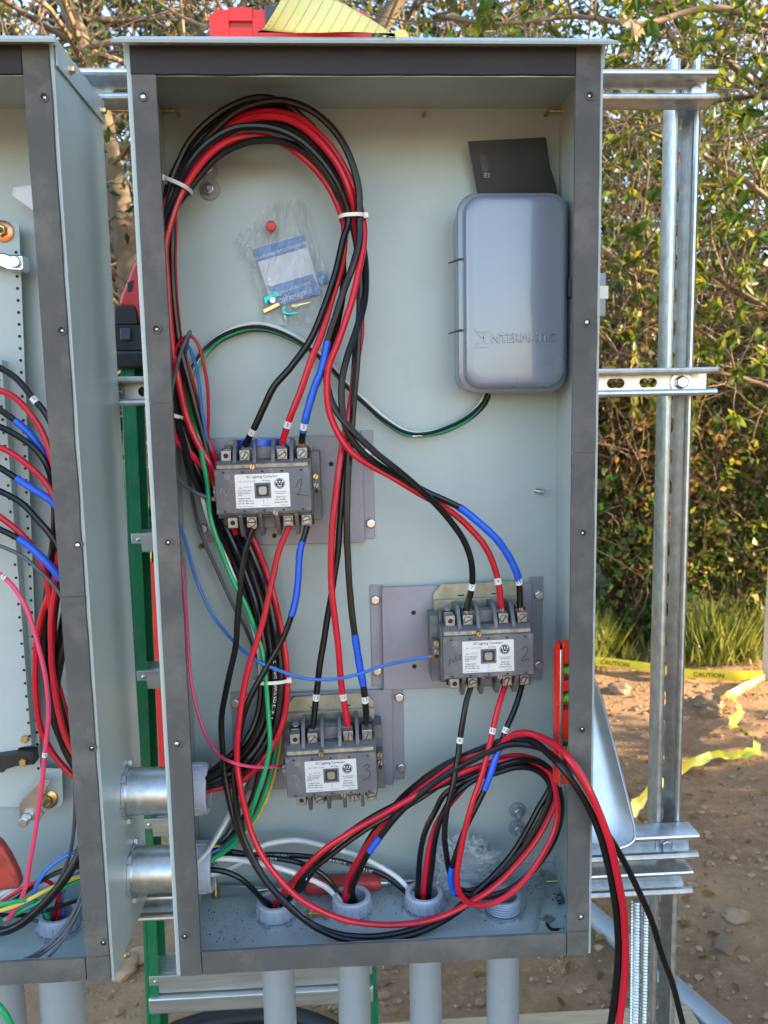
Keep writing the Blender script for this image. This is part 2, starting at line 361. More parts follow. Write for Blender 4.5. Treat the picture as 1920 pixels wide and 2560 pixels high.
# ------------------------------------------------------------------ slotted strut
def slot_cells(mb, o, U, V, Nn, cells, pitch, h, sl=.028, sh=.0145, t=.0025):
    o, U, V, Nn = Vector(o), Vector(U), Vector(V), Vector(Nn); n = 24; r = sh/2; a = sl/2-r
    for c in cells:
        st, re = [], []; ths = [2*math.pi*(k+.5)/n for k in range(n)]
        for ca in (math.atan2(h, pitch), math.pi-math.atan2(h, pitch), math.pi+math.atan2(h, pitch), 2*math.pi-math.atan2(h, pitch)):
            ths[min(range(n), key=lambda q: abs(ths[q]-ca))] = ca
        for th in ths:
            cx, sx = math.cos(th), math.sin(th)
            st.append((a*(1 if cx > 0 else -1)+r*cx, r*sx))
            s = min((pitch/2)/max(abs(cx), 1e-6), (h/2)/max(abs(sx), 1e-6)); re.append((s*cx, s*sx))
        vs = []
        for off in (0, t):
            for L in (st, re): vs += [o+U*(c*pitch+p[0])+V*p[1]+Nn*off for p in L]
        fs = []
        for k in range(n):
            k2 = (k+1) % n
            fs += [(k, k2, n+k2, n+k), (2*n+k2, 2*n+k, 3*n+k, 3*n+k2), (k2, k, 2*n+k, 2*n+k2)]
        mb.add(vs, fs)
def strut(name, label, a, U, V, Nn, lo, hi, phase, group, parent_parts=True):
    """a: middle of the open face; U length, V across, Nn towards the open side. lo/hi along U."""
    a, U, V, Nn = Vector(a), Vector(U), Vector(V), Vector(Nn); w, dp, t = .0413, .0413, .0026
    base = a+U*lo-Nn*dp
    tn = thing(name, label, 'strut', base, group)
    mb = MB()
    def pt(v, n_): return a+V*v-Nn*n_
    for s in (1, -1):
        prof = [(w/2, dp), (w/2, .003), (w/2-.001, .001), (w/2-.0035, 0), (w/2-.0065, .0006), (w/2-.009, .003), (w/2-.0095, .009),
                (w/2-.0072, .009), (w/2-.0068, .004), (w/2-.005, .0026), (w/2-.0036, .003), (w/2-t, .005), (w/2-t, dp)]
        poly = [pt(s*v, n_)+U*lo for v, n_ in prof]
        mb.prism(poly if s > 0 else poly[::-1], U*(hi-lo))
    obj('channel', mb, 'galv', tn, ang=30)
    mb = MB(); pitch = .0508; k0 = math.ceil((lo-phase)/pitch+.5); k1 = math.floor((hi-phase)/pitch-.5)
    slot_cells(mb, a-Nn*dp+U*phase, U, V, Nn, range(k0, k1+1), pitch, w-2*t)
    for u0, u1 in ((lo, phase+(k0-.5)*pitch), (phase+(k1+.5)*pitch, hi)):
        if u1-u0 > .001:
            c = [a-Nn*dp+U*u+V*v for u, v in ((u0, -w/2+t), (u1, -w/2+t), (u1, w/2-t), (u0, w/2-t))]; mb.prism(c, Nn*t)
    obj('slotted_web', mb, 'galv', tn, ang=30)
    return tn
YR = D+.003                                        # open face of the rails
def rail(label, ycen, xend, xslot, yslot):
    z = PY(1600, ycen, YR).z; hi = PY(xend, ycen, YR).x; ph = PY(xslot, yslot, YR+.041).x
    return strut('strut_rail', label, (0, YR, z), (1, 0, 0), (0, 0, 1), (0, -1, 0), -.78, hi, ph, 'galvanised rails behind the cabinets'), z, hi
_, zr1, hr1 = rail('galvanised slotted rail at the top, level with the cabinet top corner', 209, 1796, 1530, 236)
_, zr2, hr2 = rail('galvanised slotted rail at mid height beside the gray box', 955, 1795, 1538, 959)
_, zrA, hrA = rail('upper one of the two close galvanised rails at the bottom', 2124, 1748, 1520, 2130)
_, zrB, hrB = rail('lowest galvanised rail, just under its twin', 2214, 1733, 1520, 2216)
YP = YR+.0413+.0015
pc = PY(1711, 600, YP).x
zt = PY(1720, 145, YP).z
strut('strut_post', 'tall galvanised slotted post right of the main cabinet', (pc, YP, 0), (0, 0, 1), (1, 0, 0), (0, -1, 0), -.05, zt, PY(1660, 1297, YP+.04).z, None)
strut('strut_post', 'galvanised post mostly hidden behind the main cabinet left edge', (-.015-.60, YP, 0), (0, 0, 1), (1, 0, 0), (0, -1, 0), -.05, zt, .3, None)
for (bx, by, lab) in ((1737, 232, 'shiny hex bolt joining top rail and post'), (1703, 956, 'shiny hex bolt with round washer joining middle rail and post'), (1664, 2110, 'hex bolt peeking from under the upper bottom rail lip')):
    p = PY(bx, by, YR+.036); p.y = YR+.0385; b = thing('hex_bolt', lab, 'bolt', p, 'bolts on the rails')
    obj('washer', MB().ring(p+Vector((0, .0003, 0)), p-Vector((0, .002, 0)), .0165, .006), 'zinc', b)
    obj('head', hexbolt(MB(), p-Vector((0, .0021, 0)), (0, -1, 0), .0105, .008), 'zinc', b, bevel=.0006)
# ------------------------------------------------------------------ cabinets
def gasket(tn, x0, x1, z0, z1, y=0, seed=0, m='gasket'):
    n = max(2, int(max(x1-x0, z1-z0)/.012)); vert = (z1-z0) > (x1-x0); th = .0042
    g = []
    for i in range(n+1):
        t = i/n; j = .0007*noise.noise(Vector((t*n*.25, seed*3.1, 0))); k = .0009*noise.noise(Vector((t*n*.3, seed*5.7, 4))); q = .0005*noise.noise(Vector((t*n*.2, seed, 9)))
        if vert: z = z0+t*(z1-z0); g.append([(x0+.0003+j*.4, y-.0002, z), (x0+j*.4+.0006, y-th-q, z), ((x0+x1)/2, y-th-.0004+q, z), (x1+k-.0006, y-th+q, z), (x1+k, y-.0002, z)])
        else: x = x0+t*(x1-x0); g.append([(x, y-.0002, z1-j*.4), (x, y-th-q, z1-j*.4-.0006), (x, y-th-.0004+q, (z0+z1)/2), (x, y-th+q, z0+k+.0006), (x, y-.0002, z0+k)])
    mb = MB().sheet(g); b = len(g[0]); mb.f += [tuple(range(b)), tuple(range(n*b, (n+1)*b))]
    return obj('gasket_strip', mb, m, tn, ang=60)
def stud(parent, p, n, r, l, m='brass', name='screw_tip'):
    p, n = Vector(p), Vector(n).normalized(); mb = MB()
    pr = [(0, r)]
    k = int(l/(r*.55))
    for i in range(k): a = l*i/k; pr += [(a, r), (a+l/k*.5, r*.84)]
    pr += [(l, r*.8), (l+r*.9, r*.15)]
    mb.lathe(p, n, pr, 10); return obj(name, mb, m, parent)
def gscrew(tn, x, y, k):
    p = PY(x, y, -.0053); mb = MB()
    mb.ring(p+Vector((0, .002, 0)), p+Vector((0, -.0007, 0)), .0058, .0040, 16); a = obj('screw_hole_rim', mb, 'gasket', tn)
    mb = MB().cyl(p+Vector((0, .002, 0)), p+Vector((0, .0001, 0)), .0041, 12)
    obj('screw_hole', mb, 'dark', a)
    mb = MB(); q = p+Vector((random.uniform(-.0008, .0008), 0, random.uniform(-.0008, .0008)))
    mb.lathe(q+Vector((0, .002, 0)), (0, -1, 0), [(0, .0026), (.0024, .0026), (.0032, .0012)] if k % 3 == 0 else [(0, .0016), (.002, .0015), (.0024, .0009)], 8)
    obj('screw', mb, 'zinc', a)
def cabinet(x0, label, seams, bushy=True):
    x1 = x0+W; t = .002; z0, z1 = ZB, ZB+H
    tn = thing('electrical_cabinet', label, 'cabinet', (x0+W/2, D/2, ZB), 'gray electrical cabinets')
    obj('back_wall', MB().box(x0, x1, D, D+t, z0, z1), 'paint', tn)
    obj('side_wall', MB().box(x0, x0+t, .002, D, z0, z1), 'paint', tn, bevel=.0006)
    obj('side_wall', MB().box(x1-t, x1, .002, D, z0, z1), 'paint', tn, bevel=.0006)
    obj('top_wall', MB().box(x0+t, x1-t, .002, D, z1-t, z1), 'paint', tn)
    mb = MB().box(x0+t, x1-t, .002, D, z0, z0+t)
    mb.box(x0+t+.0005, x1-t-.0005, D-.0018, D-.0002, z0+t, z0+.023)
    for a in (x0+t+.0002, x1-t-.0018): mb.box(a, a+.0016, .002, D-.0025, z0+t, z0+.023)
    obj('floor_pan', mb, 'paint', tn)
    f = .0335; mb = MB()
    mb.box(x0, x0+f, 0, t-.0002, z0, z1); mb.box(x1-f, x1, 0, t-.0002, z0, z1)
    mb.box(x0+f, x1-f, 0, t-.0002, z0, z0+f); mb.box(x0+f, x1-f, 0, t-.0002, z1-f, z1)
    ff = obj('face_frame', mb, 'paint', tn)
    # hood: plate, side flanges, sloping drip lip
    mb = MB(); e = .0032; h0, hb = z1+.0062, z1-.021
    mb.box(x0-e, x1+e, -.004, D+.004, h0, h0+.002)
    for a in (x0-e, x1+e-.002): mb.box(a, a+.002, .0035, D+.004, hb, h0)
    mb.box(x0-e, x1+e, .0018, .0034, z1+.0005, h0-.0002)
    L = [(x0-e, -.004, h0+.002), (x1+e, -.004, h0+.002), (x1+e+.0075, -.0235, z1-.0035), (x0-e-.0075, -.0235, z1-.0035)]
    mb.prism(L, (0, .0013, -.0013))
    hl = [(x0-e-.0075, -.0235, z1-.0035), (x1+e+.0075, -.0235, z1-.0035), (x1+e+.0075, -.0222, z1-.0062), (x0-e-.0075, -.0222, z1-.0062)]
    mb.prism(hl, (0, .0012, 0))
    obj('hood', mb, 'paint', tn, ang=25)
    g = .0055
    (ls, rs) = seams
    zt_ = z1-.0335; zb_ = z0+.0345
    for (a, b, c, d_, s) in ((x0+g, x0+.0345, ls, zt_, 1), (x0+g, x0+.0345, z0+.001, ls-.0006, 2), (x1-.0345, x1-g+.002, rs, z1-.001, 3), (x1-.0345, x1-g+.002, zb_+.002, rs-.0006, 4)):
        gasket(tn, a, b, c, d_, 0, s+x0*7)
    gasket(tn, x0+g, x1-.0345-.0006 if False else x1-.0352, zt_+.0006, z1-.001, 0, 5+x0, 'gasket_shaded')
    gasket(tn, x0+.0352, x1-.0345-.001, z0+.001, zb_, 0, 6+x0)
    gasket(tn, x1-.0345, x1-g+.002, z0+.001, zb_+.0012, 0, 8+x0)
    return tn
cabM = cabinet(0, 'open gray cabinet in the middle holding three contactors', (PY(380, 1008, 0).z, PY(1460, 1130, 0).z))
cabL = cabinet(-GAP-W, 'open gray cabinet cut off by the left picture edge', (ZB+.7, ZB+.52))
for k, (x, y) in enumerate(((358, 240), (391, 822), (420, 1356), (443, 1860), (463, 2341), (1475, 238), (1468, 807), (1458, 1332), (1455, 1824), (1452, 2293))): gscrew(cabM, x, y, k)
for k, (x, y) in enumerate(((110, 242), (154, 826), (195, 1362), (230, 1871), (259, 2357))): gscrew(cabL, x, y, k+1)
for x, y in ((448, 290), (1058, 290), (1363, 288)): stud(cabM, PY(x, y, D), (0.1, -1, -.05), .0028, .012)
for x, y in ((598, 826), (505, 1365)): stud(cabM, PY(x, y, D), (0, -1, 0), .0045, .008)
stud(cabM, PY(1341, 1227, D), (.35, -1, -.05), .0042, .018, 'zinc')
stud(cabM, (.002, .165, ZB+H-.012), (1, 0, 0), .0026, .017); stud(cabM, (W-.002, .165, ZB+H-.012), (-1, 0, 0), .0026, .017)
stud(cabM, PY(1352, 2178, D-.002), (.1, -1, .05), .003, .013); stud(cabM, (W-.004, .150, ZB+.012), (-1, 0, 0), .003, .016)
for x, y, r in ((521, 424, .0142), (525, 475, .0142), (1292, 2025, .013), (1292, 2069, .013), (598, 2062, .013)):
    p = PY(x, y, D-.0002); a = obj('washer', MB().lathe(p, (0, -1, 0), [(0, r), (.0022, r), (.003, r*.93)], 28), 'pvc', cabM)
    n = Vector((0, -1, 0)); obj('nut', hexbolt(MB(), p+n*.0031, n, r*.58, .009), 'zinc', a, bevel=.0005); stud(a, p+n*.011, n, r*.31, .013 if y > 1000 else .006, 'zinc', 'bolt_end')
def sidebolt(x, y, X, m, nm='hood_screw'):
    p = PX(x, y, X); obj(nm, hexbolt(MB().lathe(p, (1, 0, 0), [(0, .0058), (.0012, .0055)], 16), p+Vector((.0012, 0, 0)), (1, 0, 0), .0046, .005), m, cabL)
for x, y in ((175, 175), (254, 277)): sidebolt(x, y, -GAP+.0033, 'brass')
sidebolt(314, 2387, -GAP+.0002, 'brass', 'side_screw')
# ------------------------------------------------------------------ bushings, nipples, conduits
def bushing(base, ax, label, group, threaded=False, r=.0285, h=.021, scrib=False):
    base, ax = Vector(base), Vector(ax); tn = thing('conduit_bushing', label, 'bushing', base, group)
    u = ax.orthogonal().normalized(); w = ax.cross(u)
    mb = MB().ring(base, base+ax*.004, r*1.06, r*.80, 32)
    for k in range(6):
        t = k*math.pi/3+.4; d = u*math.cos(t)+w*math.sin(t); s = ax.cross(d)
        c = base+d*r*1.07; mb.hexa([c-s*.005-d*.002, c+s*.005-d*.002, c+s*.004+d*.0035, c-s*.004+d*.0035], [q+ax*.0042 for q in (c-s*.005-d*.002, c+s*.005-d*.002, c+s*.004+d*.0035, c-s*.004+d*.0035)])
    obj('locknut', mb, 'zinc', tn)
    b = base+ax*.0043
    mb = MB()
    if threaded:
        pr = [(0, r*.86)]
        for k in range(5): pr += [(.0012+k*.0037, r*.92), (.0026+k*.0037, r*.92), (.0034+k*.0037, r*.86)]
        pr += [(.021, r*.86)]
        n = 32; P = []
        mb.ring(b, b+ax*.0205, r*.87, r*.74, 32)
        for k in range(5): mb.ring(b+ax*(.001+k*.0039), b+ax*(.0034+k*.0039), r*.93, r*.86, 32)
        obj('threaded_end', mb, 'pvc_bush', tn)
    else:
        mb.ring(b, b+ax*h, r, r*.78, 40); mb.ring(b+ax*h*.80, b+ax*(h+.0012), r*.97, r*.74, 40)
        obj('collar', mb, 'pvc_bush', tn, bevel=.0012)
        for k in range(16):
            t = k*math.pi/8; d = u*math.cos(t)+w*math.sin(t); s = ax.cross(d); c = b+d*r
            obj('grip_rib', MB().hexa([c-s*.0013-d*.001, c+s*.0013-d*.001, c+s*.0009+d*.001, c-s*.0009+d*.001], [q+ax*h*.72 for q in (c-s*.0013-d*.001, c+s*.0013-d*.001, c+s*.0009+d*.001, c-s*.0009+d*.001)]), 'pvc_bush', tn)
    return tn
FZ = ZB+.0022
UP = Vector((0, 0, 1))
BUSH = []
for k, (x, y, lab) in enumerate(((691, 2290, 'leftmost gray bushing on the cabinet floor'), (880, 2279, 'second gray bushing on the cabinet floor, two white and black wires entering'), (1061, 2269, 'third gray bushing on the cabinet floor, left of the threaded one'), (1257, 2276, 'bare threaded gray conduit end on the cabinet floor, no collar'))):
    p = PZ(x, y, FZ); p.y = min(max(p.y, .04), D-.036); BUSH.append(p)
    bushing(p, (0, 0, 1), lab, 'bushings on the cabinet floor', threaded=(k == 3))
    c = obj('conduit', MB().lathe((p.x, p.y, -.05), (0, 0, 1), [(0, .0243), (ZB+.05-.0004, .0243)], 32), 'pvc')
    tag(c, ['first', 'second', 'third', 'fourth'][k]+' upright gray pipe from the left under the middle cabinet'+(', printed with numbers' if k == 3 else ''), 'pipe', 'pipes under the middle cabinet')
    if k == 3:
        v = (CAMP-p); v.z = 0; v = v.normalized(); sd = Vector((0, 0, 1)).cross(v)
        def wr(x, y, z, p=p, v=v, sd=sd): a = y/.0245-.25; return Vector((p.x, p.y, ZB-.012-x))+(v*math.cos(a)+sd*math.sin(a))*.0246
        obj('printed_text', text_into(MB(), '107518260 44539 Made in USA', .0125, p, (1, 0, 0), (0, 0, 1), ext=0, wrap=wr), 'ink_faint', c, smooth=False)
NIP = []
for (x, y, lab) in ((392, 1976, 'upper'), (405, 2172, 'lower')):
    p = PX(x, y, -GAP/2); p.y = min(max(p.y, .07), D-.045); NIP.append(p)
    tn = thing('pipe_nipple', lab+' fat galvanised pipe nipple joining the two cabinets', 'pipe', p-Vector((0, 0, .033)), 'nipples between the cabinets')
    xs = (-GAP-.02, .012)
    mb = MB().ring((xs[0], p.y, p.z), (xs[1], p.y, p.z), .0325, .029, 40)
    for k in range(6): mb.ring((-GAP+.0035+k*.0028, p.y, p.z), (-GAP+.0048+k*.0028, p.y, p.z), .0335, .0322, 40)
    obj('tube', mb, 'galv', tn)
    mb = MB().ring((-GAP+.0006, p.y, p.z), (-GAP+.0045, p.y, p.z), .0385, .0327, 32)
    for k in range(6):
        t = k*math.pi/3+.2; cy, cz = math.cos(t), math.sin(t)
        c = Vector((-GAP+.0006, p.y+cy*.039, p.z+cz*.039)); s = Vector((0, -cz, cy)); d = Vector((0, cy, cz))
        q = [c-s*.006-d*.002, c+s*.006-d*.002, c+s*.005+d*.0045, c-s*.005+d*.0045]; mb.hexa(q, [i+Vector((.0055, 0, 0)) for i in q])
    obj('locknut', mb, 'zinc', tn)
    bushing((.0025, p.y, p.z), (1, 0, 0), 'gray plastic bushing on the left inner wall, '+lab+' one'+(' with purple scribbles' if lab == 'upper' else ''), 'bushings on the inner left wall', r=.0355, h=.026)
for x, y in ((127, 2310),):
    p = PZ(x+22, 2322, FZ); p.y = min(p.y, D-.04); bushing(p, (0, 0, 1), 'gray bushing on the floor of the left cabinet', None, r=.0285)
    BL = p
    p = PZ(-62, 2352, FZ); p.y = BL.y; bushing(p, (0, 0, 1), 'gray bushing on the left cabinet floor cut off by the picture edge', None, r=.0285); BL2 = p
for x, w_, lab in ((158, 1, 'gray pipe with faded print under the left cabinet'), (6, 1, 'gray pipe at the bottom left picture corner')):
    p = PY(x, 2520, BL.y if x > 100 else BL.y); 
    c = obj('conduit', MB().lathe((p.x, p.y, -.05), (0, 0, 1), [(0, .031), (ZB+.0494, .031)], 32), 'pvc'); tag(c, lab, 'pipe', 'pipes under the left cabinet')
# ------------------------------------------------------------------ contactors on their plates
def mplate(label, mx0, mx1, y0, y1, fx0, fx1, bolts, cab):
    a = PO(mx0, y0, 12); b = PO(mx1, y1, 12); l = PO(fx0, y0, 3); r = PO(fx1, y1, 3)
    tn = thing('mounting_plate', label, 'plate', ((a.x+b.x)/2, D, b.z), 'contactor mounting plates')
    t = .002; mb = MB(); yb = D-.012
    mb.box(a.x, b.x, yb, yb+t, b.z, a.z)
    for x, s in ((a.x, 1), (b.x-t, -1)): mb.box(x, x+t, yb+t, D-.0028, b.z, a.z)
    obj('raised_plate', mb, 'plate_gray', tn, bevel=.0008)
    for x0, x1, dz in ((l.x, a.x+t, .002), (b.x-t, r.x, .007)): obj('mounting_flange', MB().box(x0, x1, D-.0027, D-.0005, b.z+.004, a.z+dz), 'plate_gray', tn, bevel=.0006)
    for x, y in bolts:
        p = PO(x, y, 2.8); obj('bolt', hexbolt(MB(), p, (0, -1, 0), .0078, .0062), 'zinc', tn, bevel=.0006)
    return tn, yb
def dots(tn, pts, yb):
    for x, y in pts:
        p = PY(x, y, yb-.0002); obj('screw_hole', MB().lathe(p, (0, -1, 0), [(0, .0036), (.0003, .0034)], 14), 'dark', tn)
tn, yb = mplate('gray steel plate behind the upper left contactor', 522, 912, 1096, 1356, 505, 938, ((927, 1308), (922, 1128), (508, 1322)), cabM); dots(tn, ((828, 1160), (686, 1339)), yb)
tn, yb = mplate('gray steel plate behind the right contactor', 954, 1328, 1468, 1712, 925, 1356, ((938, 1499), (943, 1676), (1346, 1487), (1346, 1661)), cabM); dots(tn, ((1034, 1532), (1036, 1666)), yb)
tn, yb = mplate('gray steel plate behind the lowest contactor', 602, 984, 1738, 1962, 577, 1012, ((998, 1742), (1003, 1917), (589, 1757)), cabM); dots(tn, ((690, 1926),), yb)
def slotscrew(mb, p, r, n, h=.003, ang=.6):
    p, n = Vector(p), Vector(n).normalized(); u = n.orthogonal().normalized(); w = n.cross(u)
    mb.lathe(p, n, [(0, r), (h*.7, r), (h, r*.85)], 16)
    d = u*math.cos(ang)+w*math.sin(ang); s = n.cross(d); c = p+n*(h+.0001)
    return [c+d*r*.9+s*r*.12, c-d*r*.9+s*r*.12, c-d*r*.9-s*r*.12, c+d*r*.9-s*r*.12], n*.0002
def contactor(label, cx, cy, rot, big, small, side, wires_top, wires_bot, relay=False, plate_up=False):
    C = PO(cx, cy, 105); cr, sr = math.cos(rot), math.sin(rot)
    def L(x, d, z): return Vector((C.x+(x*cr-z*sr)/1000, D-(14+d)/1000, C.z+(x*sr+z*cr)/1000))
    def V(x, d, z): return Vector(((x*cr-z*sr), -d, (x*sr+z*cr)))
    def lb(mb, x0, x1, d0, d1, z0, z1):
        q = [(x0, z0), (x1, z0), (x1, z1), (x0, z1)]; return mb.hexa([L(x, d0, z) for x, z in q], [L(x, d1, z) for x, z in q])
    F = V(0, 1, 0)
    tn = thing('contactor', label, 'contactor', L(0, 0, -60), 'lighting contactors')
    # olive zinc back plate with cut corners
    top = 86 if plate_up else 66
    poly = [(-66, -56), (66, -56), (66, top-14), (54, top), (-54, top), (-66, top-14)]
    mb = MB().prism([L(x, 0.5, z) for x, z in poly], F*.0045); lb(mb, -65.5, 65.5, 5.2, 14, 40, top-22 if plate_up else 52)
    bp = obj('back_plate', mb, 'olive_zinc', tn, bevel=.0006)
    if plate_up:
        for x in (-25, 26): obj('plate_slot', lb(MB(), x-5, x+5, 5.05, 5.25, top-19, top-17), 'dark', bp)
    mb = MB(); lb(mb, -63, 63, 5, 42, -52, 52); obj('base', mb, 'bakelite', tn, bevel=.0012)
    mb = MB(); lb(mb, -65, 65, 42, 72, -38, 40); lb(mb, -30, 30, 42, 60, 40, 58); lb(mb, -14, 12, 42, 56, -56, -38)
    obj('arc_housing', mb, 'bakelite', tn, bevel=.0015)
    # shoulder + cover
    q0 = [(-63, 72, -36), (63, 72, -36), (63, 72, 40), (-63, 72, 40)]; q1 = [(-62, 84, -33), (62, 84, -33), (62, 84, 36), (-62, 84, 36)]
    obj('shoulder', MB().hexa([L(*p) for p in q0], [L(*p) for p in q1]), 'bakelite', tn, bevel=.001)
    cov = obj('cover', lb(MB(), -64, 64, 84.2, 91, -30, 30), 'bakelite', tn, bevel=.0012)
    obj('dust_ledge', lb(MB(), -61, 61, 84.05, 84.9, 30.4, 35), 'dust', tn)
    for k in range(5):
        x = -52+k*26
        for z in (25.5, -27): obj('vent_notch', lb(MB(), x-1.7, x+1.7, 91.05, 91.25, z-1.1, z+1.1), 'dark', cov)
    for x, z in ((-61, 25), (58, 25.5), (12, 26), (-61, -27.5), (60, -27), (-12, -27.5)):
        obj('moulding_mark', MB().ring(L(x, 91.05, z), L(x, 91.25, z), .0022, .0017, 14), 'ink_faint', cov)
    # ribs and terminals
    tx, rx = (-50, -25, 26, 53), (-38, -11, 14, 39); txb, rxb = (-46, -20, 30, 55), (-34, -7, 16, 42)
    for x in rx:
        P0 = [(30, 5), (30, 80), (38, 80), (62, 66), (68, 52), (66, 30), (60, 5)]
        obj('barrier_rib', MB().prism([L(x-2.6, d, z) for z, d in P0], V(5.2, 0, 0)/1000), 'bakelite', tn, bevel=.0007)
    for x in rxb:
        P0 = [(-28, 5), (-28, 80), (-36, 82), (-58, 68), (-66, 60), (-66, 44), (-56, 5)]
        obj('barrier_rib', MB().prism([L(x-2.6, d, z) for z, d in P0], V(5.2, 0, 0)/1000), 'bakelite', tn, bevel=.0007)
    for row, xs, zc in ((0, tx, 47), (1, txb, -45)):
        for k, x in enumerate(xs):
            a = obj('terminal_lug', lb(MB(), x-7.2, x+7.2, 50, 70, zc-7.5, zc+7.5), 'lug', tn, bevel=.001)
            sc = MB()
            if k == 0:
                obj('lug_bore', MB().ring(L(x, 70.05, zc), L(x, 70.6, zc), .0055, .0035, 16), 'lug', a); obj('lug_hole', MB().cyl(L(x, 70.02, zc), L(x, 70.12, zc), .0036, 14), 'dark', a)
            else:
                sl, nn = slotscrew(sc, L(x, 70, zc), .0058, F, .0036, random.uniform(-.9, .9)); s_ = obj('screw', sc, 'lug', a); obj('screw_slot', MB().prism(sl, nn), 'dark', s_)
            if row == 0:
                sc = MB(); slotscrew(sc, L(x, 40, zc+9), .0055, V(0, .5, .8), .004, .3); lb(sc, x-6, x+6, 36, 52, zc-2, zc+8.5); obj('contact_clamp', sc, 'lug', tn, bevel=.0005)
            obj('terminal_pocket', lb(MB(), x-9, x+9, 42.1, 49.8, zc-9, zc+9), 'dark', tn)
    for x, z in ((-13, 32), (15, -31)):
        mb = MB(); sl, nn = slotscrew(mb, L(x, 84.5, z), .0040, F, .0072, .2+.5*random.random()); s_ = obj('cover_screw', mb, 'brass' if z > 0 else 'lug', tn); obj('screw_slot', MB().prism(sl, nn), 'dark', s_)
    # side terminal block
    s = side
    mb = MB(); lb(mb, *sorted((s*63.2, s*76)), 4, 40, -50, 48); lb(mb, *sorted((s*65.2, s*75)), 40, 62, -8, 16); sb = obj('side_block', mb, 'bakelite', tn, bevel=.001)
    for k, (z, m_) in enumerate(((14, 'brass'), (2, 'lug'))):
        mb = MB(); sl, nn = slotscrew(mb, L(s*70, 62, z), .0042, F, .004, .4); sc = obj('screw', mb, m_, sb); obj('screw_slot', MB().prism(sl, nn), 'dark', sc)
    obj('block_hole', MB().cyl(L(s*70, 62.02, -6), L(s*70, 62.15, -6), .003, 12), 'dark', sb)
    mb = MB(); lb(mb, *sorted((-s*65.2, -s*71)), 44, 62, -10, 6); slotscrew(mb, L(-s*68, 62, -2), .004, F, .004, .2); obj('coil_terminal', mb, 'lug', tn, bevel=.0006)
    # nameplate
    np_ = obj('nameplate', MB().prism([L(x, 91.06, z) for x, z in ((-37, -23), (-37, 21.5), (-36, 22.5), (34.5, 22.5), (35.5, 21.5), (35.5, -23))], F*.0004), 'label_white', tn)
    X, U = V(1, 0, 0), V(0, 0, 1)
    mb = MB()
    T = lambda t, s_, x, z, al='LEFT', sx=1: text_into(mb, t, s_/1000, L(x, 91.55, z), X, U, al, ext=.00005, sx=sx)
    T('AC Lighting Contactor', 4.9, -1, 17.2, 'CENTER', .92); T('60 Amps', 3.0, 5, 12.2, 'CENTER')
    T('Cat', 2.4, -32, 11.8); T('Style', 2.2, -32, 3.6)
    for i, t in enumerate(('DO NOT OPERATE UNLESS', 'COVER IS IN PLACE AND', 'SCREWS ARE PROPERLY', 'SECURED')): T(t, 1.75, -34, .3-i*2.1, sx=.86)
    for i, t in enumerate(('Tungsten Lamps', '480 VAC Max. Line', '277 VAC Max. Load')): T(t, 2.9, -34, -10.8-i*3.4, sx=.86)
    for i, t in enumerate(('SEE COIL FOR VOLTS', 'AND FREQUENCY')): T(t, 1.9, 23, -3.2-i*2.4, 'CENTER', .86)
    for i, t in enumerate(('Ballast Load', '600 VAC Max.', 'Breaking All Lines')): T(t, 2.9, 23, -10.4-i*3.5, 'CENTER', .86)
    T('MADE IN U.S.A.', 1.5, 33, -21, 'RIGHT'); T('Westinghouse Electric Corporation', 1.4, -34, -21.3); T('CONTACT RATING', 1.3, 3, -20.8, 'CENTER')
    lbx = [L(x, 91.5, z) for x, z in ((-.3, -18.5), (.1, -18.5), (.1, -12), (-.3, -12))]; mb.prism(lbx, F*.00008)
    obj('printed_text', mb, 'ink', np_, smooth=False)
    mb = MB(); T = lambda t, s_, x, z: text_into(mb, t, s_/1000, L(x, 91.55, z), X, U, 'LEFT', ext=.00005)
    T('A202K2DAM', 2.9, -26, 11.8); T('MOD B', 2.9, -25, 4.2); obj('stamped_text', mb, 'ink_faint', np_, smooth=False)
    # round emblem: black disc, white ring, W with three dots over a bar
    ex, ez = 22.5, 8.6
    em = obj('emblem', MB().lathe(L(ex, 91.5, ez), F, [(0, .0072), (.0001, .0072)], 32), 'ink', np_)
    mb = MB().ring(L(ex, 91.65, ez), L(ex, 91.7, ez), .0064, .0059, 32)
    zz = [(-3.9, 2.2), (-2.2, -1.6), (0, 1.9), (2.2, -1.6), (3.9, 2.2)]
    mb.tube([L(ex+a, 91.65, ez+b) for a, b in zz], .00055, 6)
    for a, b in ((-3.9, 2.8), (0, 2.7), (3.9, 2.8)): mb.lathe(L(ex+a, 91.62, ez+b), F, [(0, .0011), (.0001, .0011)], 12)
    lb(mb, ex-2.6, ex+2.6, 91.62, 91.72, ez-3.9, ez-2.6)
    obj('emblem_mark', mb, 'label_white', em)
    # square indicator window
    mb = MB()
    for a in ((-11.5, 10.5, 8, 10.5), (-11.5, 10.5, -10.5, -8)): lb(mb, a[0], a[1], 91.6, 92.1, a[2], a[3])
    for a in ((-11.5, -9), (8, 10.5)): lb(mb, a[0], a[1], 91.6, 92.1, -8, 8)
    w_ = obj('indicator_frame', mb, 'bakelite', np_, bevel=.0003)
    obj('indicator_well', lb(MB(), -9.3, 8.3, 91.5, 91.65, -8.3, 8.3), 'ink', w_)
    mb = MB().prism([L(-.5+5.6*math.copysign(abs(math.cos(t))**.5, math.cos(t)), 91.7, 5.6*math.copysign(abs(math.sin(t))**.5, math.sin(t))) for t in [math.pi*k/10 for k in range(20)]], F*.0012)
    obj('indicator_button', mb, 'lug', w_, bevel=.0004)
